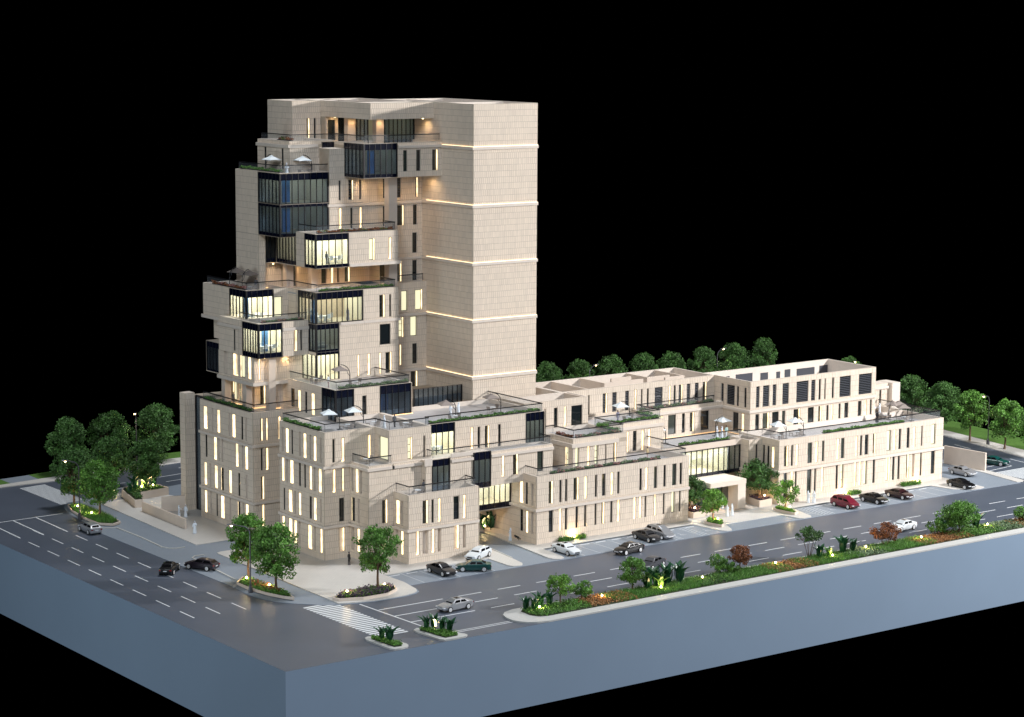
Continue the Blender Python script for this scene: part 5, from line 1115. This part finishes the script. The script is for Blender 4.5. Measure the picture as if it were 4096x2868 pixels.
def build_car(style, paint, label, x, y, face, wide=False, z=0.0):
    key = (style, paint)
    if key not in CARS:
        t = thing('car', (0, 0, 0)); b, R2 = car_parts(style); body = b.build('body', PAINT[paint], t, smooth=False, world=False)
        n = len(R2)
        # windscreens
        f0, f1 = R2[-1], R2[-2]; quad_panel([f0[0], f0[5], f1[4], f1[1]], 0.03, (.10, .90, .16, .95)).build('windscreen', X['cglass'], t, world=False)
        f0, f1 = R2[0], R2[1]; quad_panel([f0[5], f0[0], f1[1], f1[4]], 0.03, (.12, .88, .2, .9)).build('rear_window', X['cglass'], t, world=False)
        for s in (0, 1):
            ib, ir = (0, 1) if s == 0 else (5, 4)
            segs = ((1, n - 2),) if n == 5 else ((1, n - 2),)
            lo, hi = Vector(R2[1][ib]), Vector(R2[n-2][ib]); lo2, hi2 = Vector(R2[1][ir]), Vector(R2[n-2][ir])
            lo = Vector((R2[0][ib][0] * .5 + R2[1][ib][0] * .5, R2[1][ib][1], R2[1][ib][2])); hi = Vector((R2[n-2][ib][0] + 0.42, R2[n-2][ib][1], R2[n-2][ib][2]))
            parts_ = ((0.0, 0.47), (0.53, 1.0)) if style != 'van' else ((0.0, 0.3), (0.35, 0.64), (0.69, 1.0))
            for u0, u1 in parts_: quad_panel([lo, hi, hi2, lo2], 0.035, (u0 + .02, u1 - .02, .18, .86)).build('side_window', X['cglass'], t, world=False)
        if paint in ('charcoal', 'white', 'red', 'silver', 'black') and style != 'wagon':
            rx = MB(); zr = R2[2][2][2]; rx.box(-0.55, 0.0, -0.34, 0.34, zr - 0.02, zr + 0.008); rx.build('sunroof', X['cglass'], t, world=False)
        for wx in (-1.4, 1.4):
            for sy in (-1, 1):
                q = link('wheel', WHM, t, None, False); q.location = (wx, sy * 0.85, 0.36); q.rotation_euler = (0, 0, 0 if sy < 0 else pi); link('rim', RMM, q, None, False)
        w = 0.66
        for sy in (-1, 1):
            h = MB(); h.box(2.05, 2.33, sy * w - 0.15, sy * w + 0.13, 0.56, 0.68); h.build('headlight', X['lampg'], t, world=False)
            h = MB(); h.box(-2.345, -2.2, sy * 0.68 - 0.14, sy * 0.68 + 0.12, 0.70, 0.84); h.build('tail_light', X['red'], t, world=False)
        g = MB(); g.box(2.28, 2.365, -0.40, 0.40, 0.44, 0.60)
        g.build('grille', X['rim'] if paint in ('maroon', 'silver', 'black') else X['black'], t, world=False)
        g = MB(); g.box(-2.37, -2.33, -0.24, 0.24, 0.62, 0.72); g.build('number_plate', X['white'], t, world=False)
        for sy in (-1, 1): g = MB(); g.box(0.72, 0.86, sy * 0.93 - 0.08, sy * 0.93 + 0.08, 0.95, 1.07); g.build('wing_mirror', PAINT[paint], t, world=False)
        CARS[key] = t; c = t
    else: c = dup(CARS[key])
    c.location = (x, y, z); c.rotation_euler = (0, 0, radians(face)); tag(c, label, 'van' if style == 'van' else 'car', 'cars on the road and in the bays')
    return c
zb = 0.055
build_car('sedan', 'charcoal', 'charcoal car nose out in the bay in front of the corner block', 39.5, 27.1, -88, z=zb)
build_car('sedan', 'green', 'dark green car parked askew beside the white one near the driveway', 43.9, 26.2, 144, z=zb)
build_car('wagon', 'white', 'white hatchback nosing down the pavement at the left edge of the driveway', 48.3, 31.3, 205, z=T)
build_car('sedan', 'silver', 'silver car driving alone behind the two small corner islands', 30.6, 11.4, 184)
build_car('sedan', 'white', 'white coupe nose out in the first bay right of the driveway', 59.8, 27.0, -89, z=zb)
build_car('sedan', 'black', 'black car on the road just off the middle parking bays', 67.0, 22.6, 187)
build_car('sedan', 'charcoal', 'dark gray car in a bay left of the silver van', 73.8, 26.9, -89, z=zb)
build_car('van', 'silver', 'silver van in the bay beside the hatched strip', 76.4, 27.2, -88, z=zb)
build_car('sedan', 'grey', 'two-tone gray car on the road half behind a round median tree', 64.2, 14.3, 200)
build_car('van', 'red', 'red van nose out in the bays of the right wing', 111.9, 26.9, -89, z=zb)
build_car('sedan', 'black', 'black car in the bay next to the red van', 117.9, 26.9, -87, z=zb)
build_car('sedan', 'maroon', 'dark maroon car with a bright grille, third in the row of the right bays', 123.4, 27.0, -88, z=zb)
build_car('sedan', 'black', 'black car with a bright grille in the last bay on the right', 136.9, 27.0, -87, z=zb)
build_car('sedan', 'silver', 'silver car coming down the driveway at the right end of the building', 144.6, 33.8, -88, z=zb)
build_car('sedan', 'green', 'dark green car behind the cream boundary wall at the far right', 155.5, 36.9, -70)
build_car('sedan', 'white', 'white car driving alone on the road at the right, behind a rusty bush', 107.8, 11.3, 186)
build_car('wagon', 'silver', 'silver-gray hatchback seen from behind on the left road', 13.2, 75.5, 88)
build_car('sedan', 'black', 'black car seen from behind turning off the left road', 11.2, 48.2, 48)
build_car('wagon', 'plum', 'dark plum hatchback crossing the kerb of the side lane', 15.4, 47.3, 118, z=zb)

# ================================================================ people
def ring(cx, cy, z, rx, ry, n=8): return [(cx + rx * cos(2*pi*k/n), cy + ry * sin(2*pi*k/n), z) for k in range(n)]
def person(x, y, z, rz, label, robe=True, top=None, legs=None, hair=None, arm=0, h=1.75, lean=0.0, sc=1.0):
    t = thing('person', (x, y, z), label, 'person', 'model figures', radians(rz)); t.scale = (sc, sc, sc)
    top = top or X['robe']; m = MB()
    if robe:
        m.loft([ring(0, 0, 0.02, .27, .24, 10), ring(0, 0, 0.1, .28, .25, 10), ring(0, 0, .55, .22, .19, 10), ring(0, 0, .95, .19, .15, 10), ring(0, 0, 1.2, .21, .14, 10), ring(0, 0, 1.40, .22, .13, 10), ring(0, 0, 1.48, .12, .10, 10), ring(0, 0, 1.52, .07, .07, 10)])
    else:
        for s in (-1, 1): m.tube([(0.10*s + 0.02, 0.05*s, 0.0), (0.09*s, 0.04*s, 0.45), (0.08*s, 0, 0.88)], [.055, .07, .10], 8, mi=1); m.tube([(0.10*s + 0.02, 0.05*s, 0.03), (0.10*s + 0.02, 0.05*s - 0.16, 0.03)], [.05, .04], 6, mi=1)
        m.loft([ring(0, 0, .82, .17, .13, 10), ring(0, 0, 1.05, .17, .12, 10), ring(0, 0, 1.3, .21, .13, 10), ring(0, 0, 1.43, .20, .11, 10), ring(0, 0, 1.49, .08, .07, 10), ring(0, 0, 1.53, .06, .06, 10)])
    for s in (-1, 1):
        if arm == 1 and s == 1: pts = [(.20, 0, 1.40), (.24, -.14, 1.18), (.16, -.40, 1.22)]
        elif arm == 2: pts = [(.20*s, 0, 1.40), (.28*s, -.04, 1.15), (.10*s, -.20, 1.12)]
        elif arm == 3 and s == -1: pts = [(-.20, 0, 1.40), (-.36, -.02, 1.55), (-.16, -.06, 1.68)]
        else: pts = [(.20*s, 0, 1.40), (.27*s, .02, 1.12), (.27*s, -.05, .86)]
        m.tube(pts, [.065, .055, .045], 7)
        e = Vector(pts[-1]); d = (e - Vector(pts[-2])).normalized(); m.tube([e, e + d * .10], [.035, .028], 5, mi=2)
        for q in (-.022, 0, .022): m.tube([e + d * .09 + Vector((q, 0, 0)), e + d * .17 + Vector((q * 1.2, -.01, 0))], [.010, .008], 4, mi=2)
        m.tube([e + d * .04, e + d * .09 + Vector((.03, -.03, 0))], [.010, .008], 4, mi=2)
    m.loft([ring(0, -.01, 1.50, .05, .06), ring(0, -.015, 1.56, .075, .09), ring(0, -.01, 1.64, .085, .105), ring(0, 0, 1.71, .075, .09), ring(0, 0, 1.755, .03, .04)], mi=2)
    m.tube([(0, -.10, 1.63), (0, -.125, 1.60)], [.012, .016], 4, mi=2)
    mats = [top, legs or top, X['skin']]
    m.build('body', mats, t, world=False)
    hd = MB()
    if robe: hd.loft([ring(0, .03, 1.38, .17, .13), ring(0, .03, 1.50, .115, .12), ring(0, .025, 1.62, .105, .115), ring(0, .015, 1.72, .10, .11), ring(0, .01, 1.785, .04, .05)]); hd.build('headscarf', top, t, world=False)
    else: hd.loft([ring(0, .02, 1.60, .092, .10), ring(0, .02, 1.68, .10, .11), ring(0, .01, 1.75, .08, .09), ring(0, .01, 1.79, .03, .03)]); hd.build('hair', hair or X['black'], t, world=False)
    return t
mg = mat('grey_cloth', (0.12, 0.125, 0.14), 0.9); mp = mat('plum_cloth', (0.08, 0.035, 0.045), 0.9); mk = mat('mint_cloth', (0.42, 0.62, 0.58), 0.9); mo = mat('ochre_cloth', (0.55, 0.44, 0.26), 0.9); mr = mat('rose_cloth', (0.5, 0.36, 0.34), 0.9); mv = mat('lilac_cloth', (0.26, 0.25, 0.33), 0.9)
person(27.6, 76.3, T, 60, 'person in white robe reaching out to another by the low wall, left of the pair', arm=1)
person(28.6, 76.2, T, -60, 'person in white robe facing the one who reaches out, by the stone fin')
person(24.5, 65.9, T, -30, 'person in white robe alone on the left plaza past the low wall', arm=1)
person(57.9, 37.2, T, 180 + 40, 'person in long white robe standing on the pavement of the underpass driveway', arm=2)
person(92.8, 31.7, T, 150, 'person in white robe on the forecourt left of two in front of the entrance', arm=2)
person(93.9, 31.8, T, 40, 'person in white suit with raised hand, right of two in front of the entrance', robe=True, arm=3)
person(95.3, 35.6, .34, 10, 'person in white robe on the entrance steps behind the small bright tree', arm=2)
person(109.3, 32.1, T, 100, 'person in white robe holding out a hand, left of a pair near the red van', arm=1)
person(110.0, 31.6, T, -80, 'person in white robe, right of a pair by the wall left of the red van')
person(32.1, 37.8, T, 90, 'person all in black half hidden behind the plaza tree', robe=False, top=X['black'], legs=X['black'])
person(83.1, 38.2, 8.72, 20, 'person in ochre top and rose trousers on the lower terrace of the low wing', robe=False, top=mo, legs=mr)
person(41.0, 42.9, 16.7, 60, 'person in white robe on the corner block roof beside the standing dark figure', arm=2)
person(42.7, 43.0, 16.7, 0, 'person in dark clothes standing by the chairs on the corner block roof', robe=False, top=mg, legs=X['black'])
person(53.4, 45.2, 16.7, 20, 'person in white robe under the first taupe parasol on the bridge roof, left one', arm=1)
person(55.4, 46.1, 16.7, 200, 'person in white robe right behind the first taupe parasol on the bridge roof', arm=2)
person(43.0, 36.4, 8.75, 10, 'person in gray top and plum trousers on the low front corner terrace', robe=False, top=mg, legs=mp)
person(40.0, 66.2, 49.2, 0, 'person in white robe between two white parasols high on the tower', arm=2, sc=1.1)
person(39.7, 55.0, 20.8, 30, 'person in pale shirt at the rail beside the dark parasol, third terrace of the tower', robe=False, top=X['white'], legs=mr)
person(34.0, 71.5, 16.7, 100, 'person in gray on the dim terrace among the columns', robe=False, top=mg, legs=mg)
person(84.0, 46.2, 12.8, 0, 'person in lilac with black hair beside the single parasol on the low wing roof', robe=False, top=mv, legs=mv)
person(101.7, 44.2, 8.9, 60, 'person in white robe, left of three under the parasol above the entrance', arm=2)
person(102.3, 43.8, 8.9, 240, 'person in white robe, middle of three under the parasol above the entrance')
person(103.4, 44.0, 8.9, 0, 'person in mint top under the parasol above the entrance', robe=False, top=mk, legs=X['white'])
person(135.4, 44.6, 8.9, 30, 'person in white robe, left of a pair on the far right terrace', arm=1, sc=1.1)
person(136.7, 44.7, 8.9, 210, 'person in white robe, right of a pair on the far right terrace', arm=1, sc=1.1)
person(131.6, 40.2, 8.9, 0, 'person in long black robe in front of the pair on the far right terrace', top=X['black'], sc=1.1)
person(37.4, 70.6, 32.9, 0, 'dim figure standing by the parasols on the mid-tower terrace', robe=False, top=mg, legs=mg)
# the fallen black figure beside the white robed one
t = person(59.0, 36.5, T + 0.2, 0, 'black figure lying tipped over on the pavement behind the white robed person', robe=False, top=X['black'], legs=X['black'])
t.rotation_euler = (radians(62), 0, radians(-62))

# ================================================================ terrace furniture
def proto_umb(cm):
    t = thing('umbrella', (0, 0, 0)); b = MB(); b.box(-.35, .35, -.35, .35, 0, .06); b.build('base', X['black'], t, world=False)
    m = MB(); pts = [(0, 0, .05), (0, 0, 1.6)] + [(1.45 * (1 - cos(a)), 0, 1.6 + 1.35 * sin(a)) for a in (0.3, 0.6, 0.9, 1.2, 1.5)]; m.tube(pts, [.06] * 2 + [.055] * 5, 7); m.tube([(0.02, 0, 1.3), (.35, 0, 1.75), (.55, 0, 2.35)], .035, 5); m.build('mast', X['black'], t, world=False)
    c = MB(); cx, ap = 1.45, 2.78
    co = [(cx + 1.4*cos(a), 1.4*sin(a), 2.22) for a in [pi/4 + k*pi/2 for k in range(4)]]
    for k in range(4):
        a, b_ = Vector(co[k]), Vector(co[(k+1) % 4]); A_ = Vector((cx, 0, ap)); mid = (a + b_) / 2 + Vector((0, 0, .02)); mid = mid.lerp(Vector((cx, 0, 2.2)), .04)
        q1, q2 = a.lerp(A_, .86), b_.lerp(A_, .86)
        c.face([a, mid, mid.lerp(A_, .86), q1]); c.face([mid, b_, q2, mid.lerp(A_, .86)])
        d = Vector((0, 0, -.07)); c.face([a, mid, mid + d, a + d]); c.face([mid, b_, b_ + d, mid + d])
    cn = c.build('canopy', X[cm], t, world=False)
    v = MB(); tp = Vector((cx, 0, ap + .05)); vc = [Vector((cx + .32*cos(a), .32*sin(a), ap - .07)) for a in [pi/4 + k*pi/2 for k in range(4)]]
    for k in range(4): v.face([vc[k], vc[(k+1) % 4], tp])
    v.build('vent_cap', X[cm], cn, world=False); return t
PUW, PUT = proto_umb('canw'), proto_umb('cant'); USED = set()
def umb(P, x, y, z, rz, label):
    o = P if P.name not in USED else dup(P); USED.add(P.name); o.location = (x, y, z); o.rotation_euler = (0, 0, radians(rz)); tag(o, label, 'parasol', 'cantilever parasols on the terraces')
umb(PUW, 44.2, 66.4, 49.2, 175, 'white parasol, right of two on the terrace high on the tower'); umb(PUW, 39.7, 71.6, 49.2, -85, 'white parasol, left of two on the terrace high on the tower')
umb(PUW, 35.6, 45.6, 16.7, 160, 'white parasol, left of two on the corner block roof'); umb(PUW, 39.4, 45.6, 16.7, 165, 'white parasol, right of two on the corner block roof')
umb(PUT, 52.9, 43.2, 16.7, 165, 'taupe parasol, left of two on the bridge roof'); umb(PUT, 61.3, 44.2, 16.7, 165, 'taupe parasol, right of two on the bridge roof beside the slab')
umb(PUT, 43.2, 55.0, 20.8, 165, 'gray parasol next to the couple on the third terrace of the tower')
umb(PUT, 35.6, 71.4, 32.9, 15, 'taupe parasol, front one on the mid-tower terrace'); umb(PUT, 35.8, 75.4, 32.9, 15, 'taupe parasol, rear one on the mid-tower terrace')
umb(PUW, 86.4, 46.4, 12.8, 165, 'white parasol on the upper roof of the low wing'); umb(PUW, 92.4, 45.2, 8.9, 170, 'white parasol half hidden behind the stone box left of the entrance')
umb(PUW, 102.6, 45.6, 8.9, 0, 'white parasol over three people above the entrance'); umb(PUW, 109.7, 37.6, 8.9, 165, 'white parasol, left of two at the corner of the end wing roof'); umb(PUW, 114.2, 38.6, 8.9, 165, 'white parasol, right of two at the corner of the end wing roof')
umb(PUT, 137.0, 37.9, 8.9, 150, 'taupe parasol, front left of three on the far right terrace'); umb(PUT, 138.6, 40.4, 8.9, 150, 'taupe parasol, right of three on the far right terrace'); umb(PUT, 135.0, 41.0, 8.9, 20, 'taupe parasol, rear of three on the far right terrace')
def proto_chair():
    t = thing('chair', (0, 0, 0)); s = MB(); s.box(-.26, .26, -.26, .26, .40, .46); s.build('seat', X['chair'], t, world=False)
    b = MB(); b.face([(-.26, .24, .46), (.26, .24, .46), (.28, .36, .95), (-.28, .36, .95)]); b.face([(-.26, .29, .46), (.26, .29, .46), (.28, .41, .95), (-.28, .41, .95)]); b.face([(-.28, .36, .95), (.28, .36, .95), (.28, .41, .95), (-.28, .41, .95)]); b.face([(-.26, .24, .46), (-.26, .29, .46), (-.28, .41, .95), (-.28, .36, .95)]); b.build('backrest', X['chair'], t, world=False)
    for a in (-.22, .22):
        for c in (-.22, .22): l = MB(); l.box(a - .02, a + .02, c - .02, c + .02, 0, .4); l.build('leg', X['chair'], t, world=False)
    return t
def proto_table():
    t = thing('table', (0, 0, 0)); a = MB(); a.tube([(0, 0, .68), (0, 0, .72)], .45, 14); a.build('table_top', X['white'], t, world=False); a = MB(); a.tube([(0, 0, .03), (0, 0, .68)], .04, 6); a.tube([(0, 0, 0), (0, 0, .04)], .25, 10); a.build('pedestal', X['chair'], t, world=False); return t
PC, PT = proto_chair(), proto_table()
def placed(P, x, y, z, rz, label, cat, group):
    o = P if P.name not in USED else dup(P); USED.add(P.name); o.location = (x, y, z); o.rotation_euler = (0, 0, rz); return tag(o, label, cat, group)
def table_set(x, y, z, where, n=3, a0=0.4):
    placed(PT, x, y, z, 0, 'small round white table ' + where, 'table', 'terrace tables')
    nm = ('left chair', 'right chair', 'back chair', 'front chair')
    for i in range(n): a = a0 + i * 2 * pi / n; placed(PC, x + .85 * cos(a), y + .85 * sin(a), z, a - pi / 2, 'beige chair, %s, %s' % (('right one', 'rear one', 'left one')[i], where), 'chair', 'terrace chairs')
table_set(43.0, 66.4, 49.2, 'under the right white parasol high on the tower', 2); table_set(39.7, 68.6, 49.2, 'under the left white parasol high on the tower', 2)
table_set(36.6, 45.0, 16.7, 'under the left white parasol of the corner block roof', 3); table_set(40.6, 44.8, 16.7, 'under the right white parasol of the corner block roof', 3); table_set(43.6, 41.6, 16.7, 'by the dark figure on the corner block roof', 2)
table_set(52.2, 42.5, 16.7, 'under the left taupe parasol of the bridge roof', 2); table_set(60.6, 45.2, 16.7, 'under the right taupe parasol of the bridge roof', 2)
table_set(43.4, 54.0, 20.8, 'next to the gray parasol on the tower terrace', 2); table_set(37.2 + 3.0, 59.0, 20.8, 'before the bright corner room of the third tower terrace', 2)
table_set(36.2, 70.0, 32.9, 'beneath the front parasol of the mid-tower terrace', 3); table_set(36.4, 40.2, 12.8, 'on the small corner balcony', 1); table_set(41.5, 35.6, 8.75, 'beside the person on the low front corner terrace', 1)
table_set(85.6, 45.8, 12.8, 'under the parasol of the upper low-wing roof', 2); table_set(108.3, 37.8, 8.9, 'under the left white parasol of the end wing', 3); table_set(112.8, 38.6, 8.9, 'under the right white parasol of the end wing', 3); table_set(136.0, 38.8, 8.9, 'under the front taupe parasol of the far right terrace', 3); table_set(134.6, 41.4, 8.9, 'under the rear taupe parasol of the far right terrace', 3)
# indoor furniture seen through the glass
def proto_office_chair():
    t = thing('office_chair', (0, 0, 0)); a = MB(); a.box(-.27, .27, -.25, .25, .45, .53); a.build('seat', X['white'], t, world=False); a = MB(); a.box(-.25, .25, .22, .29, .55, 1.1); a.build('backrest', X['white'], t, world=False)
    a = MB(); a.tube([(0, 0, .08), (0, 0, .45)], .035, 6)
    for k in range(5): q = 2 * pi * k / 5; a.tube([(0, 0, .1), (.32*cos(q), .32*sin(q), .05)], .03, 4)
    a.build('star_base', X['white'], t, world=False); return t
def proto_desk():
    t = thing('meeting_table', (0, 0, 0)); a = MB(); a.box(-1.1, 1.1, -.5, .5, .70, .76); a.build('table_top', X['white'], t, world=False)
    for s in (-.7, .7): a = MB(); a.box(s - .25, s + .25, -.06, .06, 0, .7); a.build('leg', X['white'], t, world=False)
    return t
PO, PD = proto_office_chair(), proto_desk()
def meeting(x, y, z, where, n=3):
    placed(PD, x, y, z, 0, 'white meeting table ' + where, 'table', 'indoor tables'); sp = ((-.7, -.85, pi), (.6, -.85, pi), (-.1, .85, 0), (1.5, 0, -pi/2))
    for i in range(n): a, b, r = sp[i]; placed(PO, x + a, y + b, z, r, 'white swivel chair, %s, %s' % (('front left', 'front right', 'rear', 'end one')[i], where), 'chair', 'indoor swivel chairs')
meeting(44.6, 61.9, 37.21, 'in the lit room beneath the reddish planting strip', 4); meeting(42.9, 62.0, 29.01, 'in the wide glazed room under the green strip', 4); meeting(36.4, 69.6, 28.92, 'in the lit corner room behind the small balcony', 3)
meeting(34.9, 63.6, 25.21, 'in the lit glass box above the columns', 4); meeting(47.6, 40.9, 13.02, 'behind the lit glazing left on the bridge', 2); meeting(39.8, 53.2, 16.82, 'in the dark glass corner on the corner block roof', 2)
person(43.1, 60.8, 37.21, 20, 'dark-haired person in blue-gray standing inside the lit meeting room', robe=False, top=mg, legs=mg)
person(46.8, 61.2, 29.01, 20, 'pale robed figure inside the wide glazed room', top=mv)
s_ = thing('sofa', (42.8, 62.2, 25.21), 'pale sofa inside the dim glazed room one floor below the wide one', 'sofa'); a = MB(); a.box(41.8, 43.9, 61.9, 62.7, 25.3, 25.62); a.build('seat', X['room'], s_); a = MB(); a.box(41.8, 43.9, 62.5, 62.8, 25.63, 26.0); a.build('backrest', X['room'], s_)
